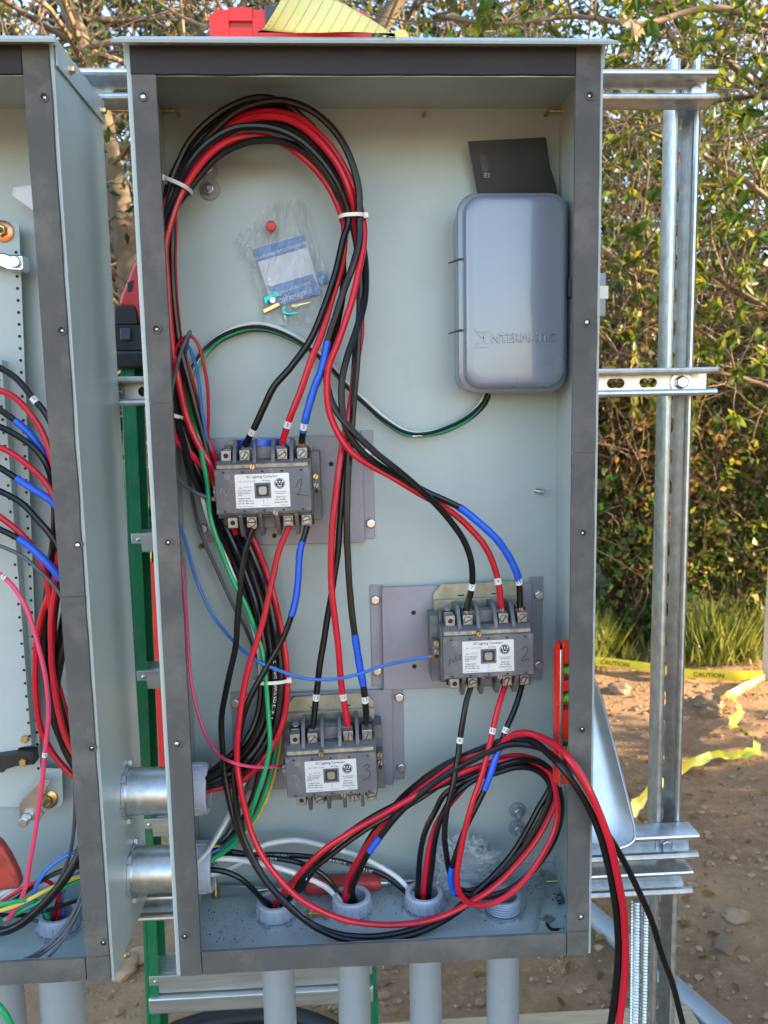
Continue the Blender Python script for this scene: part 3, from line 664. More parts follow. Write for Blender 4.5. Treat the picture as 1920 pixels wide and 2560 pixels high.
    # CSA-like ring mark and handwriting (thin marker strokes)
    mb = MB().ring(L(-47, 91.06, 20), L(-47, 91.2, 20), .0038, .0033, 20); text_into(mb, 'SA', .0042, L(-47, 91.15, 18.6), X, U, 'CENTER', ext=.00005); obj('ring_mark', mb, 'ink_faint', cov, smooth=False)
    def pen(strokes, m_, r=.00035, nm='handwriting'):
        mb = MB()
        for st in strokes: mb.tube(spline([L(x, 91.15, z) for x, z in st], .001) if len(st) > 2 else [L(x, 91.15, z) for x, z in st], r, 6)
        obj(nm, mb, m_, cov)
    pen(*big); 
    if small: pen(*small)
    return tn, L
one = [[(43, 2), (50, 13), (51.5, 13), (48, -6), (47, -9)], [(42, -7), (50, -8), (60, -9.5)]]
enn = [[(-57, -2), (-55, 5), (-51, -3), (-50, -6), (-44, 4)]]
two = [[(47, 6), (51, 11), (55, 9), (54, 2), (48, -6), (46, -8), (48, -10.5), (51, -8), (57, -9)]]
rel = [[(-57+(x_+55)*.72, z_) for x_, z_ in s_] for s_ in [[(-55, -12), (-52, -2), (-49, -1), (-51, -4), (-53, -5), (-49, -10)], [(-47, -5), (-44, -3), (-46, -7), (-42, -6)], [(-41, 2), (-40.5, -5)], [(-39, -2), (-36, -1), (-37, -5), (-35, -3)], [(-33, 4), (-32, -4)], [(-31, 5), (-31, -3)]]]
three = [[(46, 9), (51, 12.5), (54, 10), (49, 4.5), (54, 2), (53, -6), (47, -9.5), (44, -9)]]
cth = [[(-56, 2), (-52, 4), (-50, 2), (-52, -1), (-48, 0), (-47, -6), (-50, -12)]]
con1, L1 = contactor('upper left gray lighting contactor, number 1 pencilled on it', 658, 1226, R(.9), (one, 'ink'), (enn, 'ink_faint'), 1, 0, 0)
con2, L2 = contactor('right gray lighting contactor marked 2, blue wire on its left side', 1222, 1640, R(1.0), (two, 'ink', .0005), (rel, 'ink_purple'), -1, 0, 0, plate_up=True)
con3, L3 = contactor('lowest gray lighting contactor marked 3, no wires below it', 829, 1938, R(1.5), (three, 'ink', .0005), (cth, 'ink_faint'), 1, 0, 0, plate_up=True)
# roll of blue tape standing behind the first contactor
p = PO(645, 1098, 34); t_ = thing('tape_roll', 'blue roll of tape tucked behind the upper left contactor', 'tape', p-Vector((0, 0, .03)))
mb = MB().ring((p.x, p.y, p.z-.019), (p.x, p.y, p.z), .034, .020, 48); obj('roll', mb, 'tape_blue', t_); obj('core', MB().ring((p.x, p.y, p.z-.0188), (p.x, p.y, p.z-.0005), .0198, .0185, 32), 'card_white', t_)
# ------------------------------------------------------------------ gray time-switch box
def rrect(x0, x1, z0, z1, r, n=6):
    out = []
    for cx, cz, a0 in ((x1-r, z1-r, 0), (x0+r, z1-r, 90), (x0+r, z0+r, 180), (x1-r, z0+r, 270)):
        for k in range(n+1): a = R(a0+90*k/n); out.append((cx+r*math.cos(a), cz+r*math.sin(a)))
    return out
def loft(mb, loops):                                   # loops: (list of (x,z), y)
    n = len(loops[0][0]); vs = []
    for L, y in loops: vs += [(x, y, z) for x, z in L]
    fs = [(q*n+k, q*n+(k+1) % n, (q+1)*n+(k+1) % n, (q+1)*n+k) for q in range(len(loops)-1) for k in range(n)]
    fs += [tuple(range(n)), tuple(range((len(loops)-1)*n, len(loops)*n))]
    return mb.add(vs, fs)
a, b = PO(1146, 478, 78), PO(1443, 978, 78)
bx0, bx1, bz0, bz1 = a.x, min(b.x, W-.0065), b.z, a.z+.001
box = thing('time_switch_box', 'glossy gray metal box with raised lettering in the upper right corner', 'box', ((bx0+bx1)/2, D, bz0))
mb = MB(); i = .004
loft(mb, [(rrect(bx0+i, bx1-i, bz0+i, bz1-i, .022), D-.0004), (rrect(bx0+i, bx1-i, bz0+i, bz1-i, .022), D-.058)]); obj('case', mb, 'box_gray', box)
mb = MB(); lp = [(0, .0582), (0, .064), (.002, .066), (.0055, .0665), (.0065, .067), (.0068, .077), (.008, .0805), (.0105, .083), (.014, .0842), (.020, .0846)]
loft(mb, [(rrect(bx0+q, bx1-q, bz0+q, bz1-q, .026-q*.4), D-y) for q, y in lp]); lid = obj('lid', mb, 'box_gray', box, ang=50)
yl = D-.0845
p0 = PY(1186, 869, yl); p1 = PY(1224, 822, yl)
gx0, gx1, g0, g1 = p0.x, p1.x, p0.z, p1.z; gm = (gx0+gx1)/2; gh = g1-g0
mb = MB()
for poly in ([(gx0, g1), (gx0+.002, g1-gh*.16), (gx1-.002, g1-gh*.16), (gx1, g1)], [(gx0, g0), (gx1, g0), (gx1-.002, g0+gh*.16), (gx0+.002, g0+gh*.16)],
             [(gx0+.003, g1-gh*.2), (gm-.001, g0+gh*.52), (gx0+.003, g0+gh*.2), (gx0+.007, g0+gh*.2), (gm+.003, g0+gh*.52), (gx0+.0075, g1-gh*.2)],
             [(gx1-.003, g1-gh*.2), (gm+.004, g0+gh*.55), (gm+.004, g0+gh*.45), (gx1-.003, g0+gh*.2), (gx1-.0065, g0+gh*.2), (gm+.0005, g0+gh*.5), (gx1-.0065, g1-gh*.2)]):
    mb.prism([(x, yl, z) for x, z in poly], (0, -.0016, 0))
q = PY(1226, 857, yl); q2 = PY(1404, 853, yl)
text_into(mb, 'NTERMATIC', .0165, q-Vector((0, .0004, 0)), (1, 0, .012), (0, 0, 1), ext=.0010, bevel=.0005, sx=.98)
obj('raised_lettering', mb, 'box_gray', lid, ang=30)
for y in (652, 829):
    c = PO(1148, y, 62); mb = MB().tube(spline([c+Vector((.004, 0, 0)), c+Vector((-.001, -.003, .0006)), c+Vector((-.006, -.001, 0)), c+Vector((-.013, .004, -.002))], .002), [.0016]*30, 8) if False else MB()
    pts = spline([c+Vector((.005, -.003, .001)), c+Vector((-.001, -.004, .001)), c+Vector((-.007, 0, -.0005)), c+Vector((-.014, .005, -.002))], .002)
    mb.tube(pts, [.0021-.0012*k/len(pts) for k in range(len(pts))], 8); obj('latch_hook', mb, 'charcoal', box)
mb = MB().cyl(PO(1148, 652, 64), PO(1149, 829, 64), .0011, 8); obj('latch_rod', mb, 'steel', box)
c = PO(1441, 722, 60); obj('hasp', MB().box(bx1-.001, bx1+.0045, c.y-.012, c.y, c.z-.012, c.z+.012), 'charcoal', box, bevel=.0008)
# black insulating sheet leaning behind the box
poly = [(1170, 353), (1365, 343), (1371, 386), (1376, 420), (1383, 440), (1390, 462), (1398, 520), (1200, 520)]
mb = MB().prism([PO(x, y, 26-(y-343)*.05) for x, y in poly], (0, .0008, 0)); sh = obj('insulating_sheet', mb, 'fish_paper'); tag(sh, 'black stiff sheet leaning on the back wall above the gray box', 'sheet')
poly = [(1198, 388), (1215, 388), (1223, 440), (1207, 440)]; obj('slot_cutout', MB().prism([PO(x, y, 26.3-(y-343)*.05) for x, y in poly], (0, .0003, 0)), 'black_plastic', sh)
mb = MB(); text_into(mb, 'E3', .009, PO(1210, 444, 23), (1, 0, 0), (0, 0, 1), ext=0); obj('printed_mark', mb, 'ink_faint', sh, smooth=False)
# hardware packet hanging from a red magnet
def film(name, label, corners, off, nx, nz, amp, m, seed, par=None, cat='bag', thick=.006):
    A, B, C_, E_ = [PO(x, y, off) for x, y in corners]   # top-left, top-right, bottom-right, bottom-left
    def g(side):
        out = []
        for i_ in range(nz+1):
            row = []
            for j in range(nx+1):
                u, v = j/nx, i_/nz; p = A.lerp(B, u).lerp(E_.lerp(C_, u), v)
                w = noise.noise(Vector((u*5+seed, v*6, side)))*.5+.9*abs(noise.noise(Vector((u*9+seed+v*4, v*5-u*3, side*2))))+.6*abs(noise.noise(Vector((u*3-v*4, v*9+u*5, seed))))
                e = 4*min(u, 1-u)*1.3; e2 = min(1, 4*min(v, 1-v)*1.3); bul = min(1, e)*e2
                row.append(p+Vector((amp*.35*noise.noise(Vector((v*7, seed, u))), -(amp*w+thick*bul)*side if side > 0 else .001, amp*.35*noise.noise(Vector((u*6, seed+9, v))))))
            out.append(row)
        return out
    mb = MB().sheet(g(1))
    o = obj(name, mb, m, par, ang=14)
    if label: tag(o, label, cat)
    return o
pk = thing('hardware_packet', 'clear plastic packet with blue and white card under a red magnet', 'packet', PO(700, 810, 4))
film('film', None, ((690, 500), (766, 500), (852, 822), (655, 812)), 5, 40, 56, .013, 'clear_film', 2.2, pk)
film('film_flap', None, ((585, 600), (690, 500), (672, 812), (636, 690)), 5, 26, 40, .011, 'clear_film', 7.7, pk)
def quad(name, pts, off, m, par, th=.0004): return obj(name, MB().prism([PO(x, y, off) for x, y in pts], (0, th, 0)), m, par)
card = quad('card', ((633, 620), (760, 585), (802, 733), (680, 765)), 8, 'card_white', pk)
b1 = quad('blue_band', ((633, 622), (760, 586), (768, 618), (643, 655)), 8.6, 'band_blue', card); b2 = quad('blue_band', ((671, 717), (781, 685), (802, 733), (697, 765)), 8.6, 'band_blue', card)
b3 = quad('blue_scrap', ((789, 685), (808, 675), (822, 703), (800, 712)), 8.6, 'band_blue', pk)
def mtext(txt, size, pa, pb, off, par):
    A, B = PO(*pa, off), PO(*pb, off); xd = (B-A).normalized(); ud = Vector((0, -1, 0)).cross(xd) * -1
    if ud.z < 0: ud = -ud
    mb = MB(); text_into(mb, txt, size, B, xd, ud, 'LEFT', ext=0, mirror=True); obj('print', mb, 'white_print', par, smooth=False)
mtext('INTERMATIC INCORPORATED', .0058, (641, 650), (766, 610), 8.8, b1); mtext('SPRING GROVE ILLINOIS', .0048, (700, 735), (778, 708), 8.8, b2); mtext('INTERMATIC', .0085, (703, 757), (782, 732), 8.8, b2); mtext('DETA', .006, (796, 706), (814, 692), 8.8, b3)
c = PO(679, 568, 4); mb = MB().lathe(c, (.05, -1, -.15), [(0, .0062), (.006, .0056), (.014, .0072), (.021, .0072), (.0225, .006), (.0226, .0042), (.0205, .0040)], 20); mg = obj('magnet_pin', mb, 'red_handle'); tag(mg, 'small red magnet pin holding the plastic packet', 'magnet')
def clip(pts, off, m, th=.004): obj('terminal_clip', MB().prism([PO(x, y, off) for x, y in pts], (0, th, 0)), m, pk, bevel=.0006)
clip(((659, 742), (680, 735), (680, 728), (694, 728), (696, 734), (706, 733), (706, 740), (690, 742), (688, 748), (668, 752), (670, 760), (661, 758)), 14, 'teal')
clip(((703, 766), (715, 764), (714, 776), (722, 782), (744, 778), (750, 784), (722, 787), (706, 784)), 13, 'teal')
clip(((656, 774), (690, 757), (698, 756), (700, 764), (684, 772), (660, 784)), 16, 'brass'); clip(((727, 762), (775, 754), (776, 758), (752, 764), (740, 770), (728, 768)), 15, 'brass')
mb = MB(); slotscrew(mb, PO(682, 752, 17), .0045, (0, -1, .1), .004); mb.lathe(PO(712, 790, 12), (.3, -.3, -1), [(0, .0028), (.004, .0018), (.009, .0005)], 8); obj('loose_screw', mb, 'zinc', pk)
# crumpled clear bag on the floor
def crumple(name, label, c, rx, rz, ry, m, seed, cat):
    mb = MB(); nu, nv = 70, 44; g = []
    for i_ in range(nv+1):
        row = []; ph = math.pi*i_/nv
        for j in range(nu+1):
            th = 2*math.pi*j/nu; d = Vector((math.sin(ph)*math.cos(th), math.sin(ph)*math.sin(th), math.cos(ph)))
            k = .8+.35*noise.noise(d*2.3+Vector((seed, 0, 0)))+.55*abs(noise.noise(d*4.2+Vector((0, seed, 0))))+.40*abs(noise.noise(d*9+Vector((0, 0, seed))))
            row.append(Vector(c)+Vector((d.x*rx*k, d.y*ry*k, max(-rz*.62, d.z*rz*k))))
        g.append(row)
    mb.sheet(g); o = obj(name, mb, m, ang=40); tag(o, label, cat); return o
p = PZ(1165, 2262, FZ); bagc = Vector((p.x, D-.042, FZ+.036))
bag = crumple('plastic_bag', 'crumpled clear plastic bag on the cabinet floor behind the wires', bagc, .050, .052, .030, 'clear_bag', 3.3, 'bag')
mb = MB(); q = bagc+Vector((-.03, -.01, .02)); text_into(mb, 'USE', .014, q, (.8, -.2, .5), (-.5, 0, .8), ext=0); obj('print', mb, 'red_worn', bag, smooth=False)
# screwdriver lying along the back of the floor
def P_floor(x, y, h=0): return PZ(x, y, FZ+h)
z0 = FZ+.0135; s0, s1 = PY(764, 2214, D-.022), PY(952, 2203, D-.022); s0.z = s1.z = z0; ax = (s1-s0).normalized(); Ls = (s1-s0).length
sdv = thing('screwdriver', 'red handled screwdriver lying along the back of the cabinet floor', 'screwdriver', (s0+s1)/2-Vector((0, 0, .0135)))
mb = MB().lathe(s0, ax, [(0, .0105), (.003, .0128), (Ls*.1, .013), (Ls*.3, .0126), (Ls*.32, .0118), (Ls*.34, .0126), (Ls*.75, .0126), (Ls*.77, .0116), (Ls*.79, .0122), (Ls*.97, .0110), (Ls, .0085)], 14); hd = obj('handle', mb, 'red_handle', sdv)
mb = MB().lathe(s1-ax*.001, ax, [(0, .0060), (.012, .0058), (.014, .0035), (.06, .0033)], 12); obj('shaft', mb, 'steel', sdv)
q0 = s0-ax*.001; e0 = PY(548, 2231, D-.022); e0.z = FZ+.009
mb = MB().lathe(q0, (e0-q0), [(0, .0058), (.03, .0058), (.035, .0040), ((e0-q0).length*.55, .0040)], 10); obj('shank', mb, 'steel', sdv)
d = (e0-q0).normalized(); c0 = q0+d*(e0-q0).length*.5; s_ = Vector((0, 0, 1)); mb = MB().hexa([c0+s_*.004, c0-s_*.004, c0-s_*.004+Vector((0, .004, 0)), c0+s_*.004+Vector((0, .004, 0))], [e0+s_*.012, e0-s_*.008, e0-s_*.008+Vector((0, .003, 0)), e0+s_*.012+Vector((0, .003, 0))]); obj('flat_blade', mb, 'steel', sdv, bevel=.0006)
# loose bolts, strip, washer
def lbolt(label, p, ax, L_, r, nutpos=None, m='brass'):
    p, ax = Vector(p), Vector(ax).normalized(); t = thing('loose_bolt', label, 'bolt', p-Vector((0, 0, r)), 'loose bolts on the cabinet floor')
    stud(t, p, ax, r*.55, L_, m, 'threaded_shank'); obj('hex_head', hexbolt(MB(), p, -ax, r, r*.8), m, t, bevel=.0004)
    if nutpos: obj('nut', hexbolt(MB(), p+ax*L_*nutpos, ax, r*.98, r*.9), m, t, bevel=.0004)
p = P_floor(812, 2296); lbolt('brass colored bolt with a nut lying right of the leftmost bushing', p+Vector((0, 0, .0076)), (-1, .12, 0), .027, .0075, .62)
p = PY(540, 2250, D-.018); lbolt('brass bolt standing on its head left of the screwdriver', Vector((p.x, p.y, FZ+.005)), (.02, 0, 1), .028, .007)
p = P_floor(1408, 2333); lbolt('steel bolt standing upright in the front right floor corner', Vector((min(p.x, W-.02), p.y, FZ+.005)), (0, 0, 1), .022, .006, None, 'zinc')
a, b = P_floor(1337, 2330, .002), PY(1369, 2178, D-.006); n_ = (b-a).normalized(); s_ = n_.cross(Vector((.3, -.5, .8))).normalized()*.0026
st = obj('metal_strip', MB().prism([a-s_, a+s_, b+s_, b-s_], (.0, .0003, .0012)), 'galv'); tag(st, 'thin pale metal strip leaning from the floor to the back wall', 'strip')
p = P_floor(1370, 2298, .0008); mb = MB().ring(p, p+Vector((0, 0, .0015)), .0105, .004, 4); w_ = obj('square_washer', mb, 'steel'); tag(w_, 'small square steel washer lying on the cabinet floor', 'washer')
p = P_floor(1392, 2322, .003); mb = MB().tube(spline([p+Vector((-.012, .010, .002)), p+Vector((-.008, 0, 0)), p+Vector((.004, -.002, 0)), p+Vector((.022, -.003, 0))], .003), .0022, 8); w_ = obj('wire_offcut', mb, 'wire_black'); tag(w_, 'short black wire offcut in the front right floor corner', 'wire')
p = P_floor(512, 2240, .001); mb = MB().sheet([[p+Vector((.010*(i_-2)/2*(1-.2*abs(j-2)), .004*(j-2), .003*abs(i_-2)+.001*j)) for j in range(5)] for i_ in range(5)]); lf = obj('fallen_leaf', mb, 'leaf_tan'); tag(lf, 'curled orange leaf in the left floor corner of the cabinet', 'leaf')
# drill filings scattered on the floor: nobody could count them
mb = MB()
spots = [(1400, 2245, 22, 130), (1420, 2290, 12, 50), (1330, 2215, 25, 60), (960, 2240, 60, 110), (620, 2300, 90, 130), (800, 2310, 80, 60), (560, 2330, 60, 50), (720, 2225, 100, 80), (1180, 2300, 70, 40)]
for x, y, s, n in spots:
    for k in range(n):
        px_, py_ = x+random.gauss(0, s), y+random.gauss(0, s*.45); p = PZ(px_, py_, FZ+.0006)
        if not (.006 < p.x < W-.006 and .006 < p.y < D-.006): continue
        l = random.uniform(.0004, .0016); a = random.uniform(0, 6.28); d = Vector((math.cos(a), math.sin(a), 0))*l; q = Vector((-d.y, d.x, 0))*.45; u = Vector((0, 0, random.uniform(.0006, .0016)))
        mb.add([p+d, p-d, p+q+u, p-q], [(0, 2, 1), (0, 1, 3), (0, 3, 2), (1, 2, 3)])
for k in range(26):
    p = PZ(random.gauss(1408, 10), random.gauss(2245, 16), FZ+.002); a = random.uniform(0, 6); mb.tube([p+Vector((math.cos(a+t)*.003, math.sin(a+t)*.003, .0008*t)) for t in (0, 1.2, 2.4, 3.6, 4.8)], .0006, 4)
fl = obj('drill_filings', mb, 'filings', smooth=False); tag(fl, 'scattered metal drill filings on the cabinet floor', 'filings', kind='stuff')
# red torpedo level on the inner right side
a = PO(1394, 1610, 132); b = PO(1394, 1962, 132); x0, x1, yq = a.x, W-.004, a.y
lv = thing('spirit_level', 'red torpedo level standing against the inner right wall', 'level', ((x0+x1)/2, yq, b.z))
za, zb2 = a.z, b.z; hh = za-zb2; xm = x0+.0042
mb = MB().prism([(x0, yq+.002, zb2), (xm, yq+.002, zb2), (xm, yq+.002, za), (x0+.004, yq+.002, za), (x0, yq+.002, za-.012)], (0, .018, 0)); obj('rail_edge', mb, 'red_tool', lv, bevel=.0006)
obj('metal_edge', MB().box(xm-.0004, xm+.0029, yq-.001, yq+.0205, zb2-.003, za-.008), 'zinc', lv, bevel=.0008)
mb = MB(); zs = [zb2, za-hh*.86, za-hh*.68, za-hh*.47, za-hh*.33, za-hh*.26, za-hh*.14, za]
for k in (0, 2, 4, 6): mb.box(xm+.0031, x1, yq, yq+.02, zs[k], zs[k+1])
mb.box(xm+.0031, xm+.0048, yq, yq+.02, zb2, za-.004); bd = obj('body', mb, 'red_tool', lv, bevel=.0015)
for k in (1, 3, 5):
    c = (zs[k]+zs[k+1])/2; vl = obj('vial', MB().cyl((xm+.0052, yq+.010, c), (x1-.001, yq+.010, c+.002*(k == 3)), .0062, 14), 'vial', lv); obj('vial_line', MB().ring((xm+.010, yq+.010, c), (xm+.0108, yq+.010, c), .0064, .006, 14), 'ink', vl)
    obj('window_bezel', MB().box(xm+.005, x1-.0005, yq+.0165, yq+.019, zs[k], zs[k+1]), 'zinc', lv)
for k in range(3): c = zb2+hh*(.35+.22*k); obj('edge_magnet', MB().lathe((x0+.0021, yq+.0018, c), (0, -1, 0), [(0, .0017), (.0003, .0017)], 14), 'zinc', lv)
# ------------------------------------------------------------------ things on the roof of the cabinet
RZ = ZB+H+.0085
yy = .045; a = PY(523, 50, yy); b = PY(928, 50, yy); tz = PY(720, 17, yy).z
t = thing('box_level', 'bright red plastic tool case lying on the cabinet roof', 'tool', ((a.x+b.x)/2, yy, RZ))
hgt = tz-RZ; mb = MB()
x0, x1 = a.x, b.x
def lbx(xa, xb, za, zb_, ya, yb): mb.box(xa, xb, ya, yb, za, zb_)
sA, sB = PY(572, 50, yy).x, PY(631, 50, yy).x; s1z, s2z = PY(600, 68, yy).z, PY(600, 52, yy).z
prof = [(x0, RZ), (x1, RZ), (x1, tz-.012), (x1-.01, tz), (x0+.007, tz), (x0, tz-.008)]
mb.prism([(x, yy+.006, z) for x, z in prof], (0, .04, 0)); bodyy = obj('body', mb, 'red_tool', t, bevel=.0015)
mb = MB(); mb.box(x0, sA, yy, yy+.0058, RZ, tz-.008); mb.box(sB, x1, yy, yy+.0058, RZ, tz-.012); mb.box(sA, sB, yy, yy+.0058, s2z, tz-.0005); mb.box(sA, sB, yy, yy+.0058, RZ+.006, s1z)
obj('front_face', mb, 'red_tool', t, bevel=.0006); obj('slot', MB().box(sA-.001, sB+.001, yy+.0042, yy+.0057, s1z-.001, s2z+.001), 'red_worn', t)
g0, g1 = PY(662, 40, yy).x, PY(700, 40, yy).x; obj('dark_grip', MB().box(g0, g1, yy-.002, yy+.043, PY(680, 62, yy).z, tz+.0012), 'charcoal', t, bevel=.002)
# curled sheet of yellow ruled paper
g = []; nU, nV = 22, 14
TL, TR, BR, BL_ = (705, -26), (775, -14), (1000, 96), (642, 97)
def sp(u, v):
    L_ = 1.5*(1-u)**.85+.03; x = 642+345*u+58*L_*v; y = 98-100*L_*v+6*math.sin(v*3)*(1-u)
    p = PY(x, y, .030*v*L_-.012+.020*math.sin(u*3)*v-.030*math.sin(math.pi*min(1, v*1.0))*(1-u)+.018*math.sin(u*7)*v); p.z = max(p.z, RZ+.0006); return p
ypap = obj('ruled_paper', MB().sheet([[sp(u/nU, v/nV) for u in range(nU+1)] for v in range(nV+1)], .0002), 'paper_yellow', ang=180); tag(ypap, 'curled yellow ruled paper leaning over the red tool on the cabinet roof', 'paper')
for k in range(11):
    u = .06+k*.085; pts = [sp(u, j/10)+Vector((0, -.0004, 0)) for j in range(11)]
    mb = MB()
    mb.sheet([[p+Vector((-.00035, 0, 0)), p+Vector((.00035, 0, 0))] for p in pts]); obj('rule_line', mb, 'paper_line', ypap, smooth=False)
pts = [(968, 99), (985, 78), (998, 73), (1012, 74), (1021, 84), (1020, 98)]
mb = MB().prism([PY(x, max(y, 0), .012) for x, y in pts], (0, .0004, 0)); pf = obj('paper_corner', mb, 'paper_yellow', ypap)
# ------------------------------------------------------------------ left cabinet contents
def LP(x, y, off): return PO(x, y, off)
def lplate(name, pts, off, th, m='paint', par=cabL, bevel=.0006): return obj(name, MB().prism([PO(x, y, off) for x, y in pts], (0, th, 0)), m, par, bevel=bevel)
sp_ = lplate('perforated_strip', ((-60, 553), (42, 555), (48, 562), (101, 1920), (155, 1922), (158, 2005), (150, 2018), (-60, 2018)), 26, .002)
ch = lplate('raised_channel', ((-60, 900), (4, 900), (79, 1863), (46, 1870), (40, 1895), (-60, 1895)), 44, .017)
for k in range(44):
    t = k/43; x, y = 40+56*t, 631+1290*t
    q = PO(x, y, 26.2); obj('perforation', MB().lathe(q, (0, -1, 0), [(0, .0022), (.0002, .0022)], 10), 'dark', sp_)
for k in range(28):
    t = k/27; x, y = 2+76*t, 950+890*t; q = PO(x-4, y, 44.2); obj('perforation', MB().lathe(q, (0, -1, 0), [(0, .002), (.0002, .002)], 10), 'dark', ch)
for k, (x, y, m_) in enumerate(((8, 579, 'copper'), (121, 1997, 'brass'))):
    p = PO(x, y, 26.3); w_ = obj('washer', MB().lathe(p, (0, -1, 0), [(0, .0145), (.002, .0145), (.004, .011)], 24), m_, cabL); obj('nut', hexbolt(MB(), p+Vector((0, -.0042, 0)), (0, -1, 0), .0085, .007), 'brass', w_); stud(w_, p+Vector((0, -.011, 0)), (0, -1, 0), .004, .008, 'brass', 'bolt_end')
for x, y in ((64, 1846),): p = PO(x, y, 44.2); mb = MB(); hexbolt(mb, p, (0, -1, 0), .006, .005); obj('panel_screw', mb, 'brass', cabL)
# zinc bracket with screw near the top
br = lplate('bracket', ((-60, 628), (10, 632), (24, 637), (58, 637), (61, 672), (54, 678), (20, 676), (-6, 664), (-60, 655)), 52, .02, 'zinc', bevel=.002); p = PO(38, 655, 52.4); mb = MB(); slotscrew(mb, p, .008, (0, -1, 0), .004); obj('screw', mb, 'zinc', br)
bb = lplate('clip_bracket', ((-60, 1898), (30, 1885), (82, 1880), (85, 1912), (40, 1916), (10, 1925), (8, 1932), (-60, 1930)), 58, .02, 'black_plastic', bevel=.001); p = PO(59, 1904, 58.3); obj('screw', hexbolt(MB(), p, (0, -1, 0), .0058, .005), 'brass', bb)
lb_ = lplate('lower_bracket', ((48, 2010), (100, 1948), (128, 1952), (92, 2014), (110, 2034), (96, 2054), (50, 2046)), 48, .003, 'steel'); p = PO(66, 2046, 49); obj('screw', hexbolt(MB().cyl(p, p+Vector((0, -.008, 0)), .0075, 16), p+Vector((0, -.008, 0)), (0, -1, 0), .008, .006), 'zinc', lb_)
pw = obj('paper_sheet', MB().sheet([[PO(34+70*u-6*v*(1-u), 468-12*u+84*v*(.25+.75*u)+(0 if u > .2 else 0), 40+12*u) for u in [i/6 for i in range(7)]] for v in [i/6 for i in range(7)]], .0003), 'paper_white', ang=180); tag(pw, 'white sheet of paper behind the upper gasket edge of the left cabinet', 'paper')
for x, y, lab in ((134, 1205, 'upper'), (178, 1810, 'lower')):
    pts = ((115, 1194), (158, 1184), (164, 1196), (160, 1275), (152, 1300), (150, 1205), (118, 1203)) if lab == 'upper' else ((160, 1895), (184, 1852), (192, 1800), (200, 1792), (214, 1800), (214, 1850), (196, 1870), (172, 1904))
    o = obj('wire_clamp', MB().prism([PO(x_, y_, 74) for x_, y_ in pts], (0, .016, 0)), 'brown_plastic', bevel=.0008); tag(o, lab+' reddish brown plastic wire clamp in the left cabinet', 'clamp', 'brown wire clamps')
o = obj('white_clip', MB().prism([PO(x_, y_, 80) for x_, y_ in ((156, 1220), (164, 1219), (165, 1262), (157, 1262))], (0, .004, 0)), 'tie_white', bevel=.0006); tag(o, 'small white plastic clip under the upper brown clamp', 'clip')
pl = thing('pliers', 'worn red handled pliers in the lower left corner of the left cabinet', 'pliers', PO(15, 2215, 90))
mb = MB().prism([PO(x_, y_, 95) for x_, y_ in ((-60, 2060), (0, 2112), (22, 2145), (44, 2190), (50, 2214), (44, 2224), (0, 2228), (-60, 2235))], (0, .016, 0)); obj('handle', mb, 'red_worn', pl, bevel=.004, seg=3)
# ------------------------------------------------------------------ wires of the main cabinet
RT = .0047
CEN = [(470, 1966, 78), (520, 1955, 78), (580, 1925, 76), (635, 1872, 72), (672, 1795, 64), (682, 1700, 58), (672, 1600, 52), (648, 1490, 44), (612, 1390, 36), (565, 1290, 34), (512, 1180, 40), (470, 1070, 46), (440, 950, 52), (424, 830, 58), (414, 700, 62), (414, 590, 66)]
def tail(l, o, k0=0):
    out = []
    for i, (x, y, f) in enumerate(CEN):
        a, b = CEN[max(i-1, 0)], CEN[min(i+1, len(CEN)-1)]; dx, dy = b[0]-a[0], b[1]-a[1]; n = math.hypot(dx, dy)
        ll = l if not isinstance(l, tuple) else (l[0] if i < 11 else l[1])
        sq = .55 if i < 2 else (.6 if i > 12 else 1)
        oo = o if not isinstance(o, tuple) else (o[0] if i < 9 else o[1]); out.append((x-dy/n*ll*sq, y+dx/n*ll*sq, f+oo))      # +l = right/outer side going up
    return out[k0:]
def U(label, m, l, o, loop, fan, **k):
    cable('feed_wire', label, [(445, 1966, 78)]+tail(l, o)+loop+fan, RT, m, 'thick feed wires looping through the cabinet top', inside=True, **k)
# loop points: px, px, off
A1 = [(424, 470, 62), (446, 408, 64), (479, 347, 66), (556, 278, 68), (652, 245, 68), (720, 266, 66), (787, 328, 62), (832, 396, 60), (872, 470, 58), (891, 545, 56)]
A2 = [(430, 478, 74), (460, 415, 78), (506, 359, 82), (594, 278, 86), (687, 251, 88), (768, 270, 88), (826, 316, 86), (872, 386, 84), (895, 463, 82), (899, 545, 80)]
R1 = [(434, 470, 68), (468, 412, 68), (517, 355, 70), (594, 296, 72), (671, 280, 74), (749, 299, 72), (797, 336, 72), (842, 388, 72), (880, 458, 74), (906, 545, 70)]
R2 = [(440, 478, 60), (470, 425, 62), (520, 362, 66), (579, 318, 76), (633, 294, 82), (691, 291, 84), (749, 312, 84), (799, 355, 84), (845, 413, 84), (872, 478, 82), (884, 545, 70)]
B3 = [(444, 474, 84), (466, 422, 88), (517, 362, 90), (575, 325, 92), (633, 315, 94), (691, 321, 94), (749, 351, 94), (807, 405, 92), (849, 471, 88), (871, 545, 82)]
R3 = [(456, 478, 82), (498, 413, 82), (548, 366, 82), (594, 344, 78), (656, 342, 72), (716, 364, 66), (787, 422, 62), (826, 474, 60), (856, 545, 66)]
B4 = [(466, 482, 72), (517, 419, 74), (556, 384, 76), (614, 357, 80), (671, 350, 82), (729, 361, 80), (776, 388, 76), (828, 455, 70), (862, 545, 60)]
H1 = [(418, 480, 56), (452, 400, 56), (500, 332, 56), (575, 285, 58), (660, 264, 58), (740, 285, 58), (800, 340, 56), (850, 420, 54), (880, 490, 54), (896, 548, 50)]
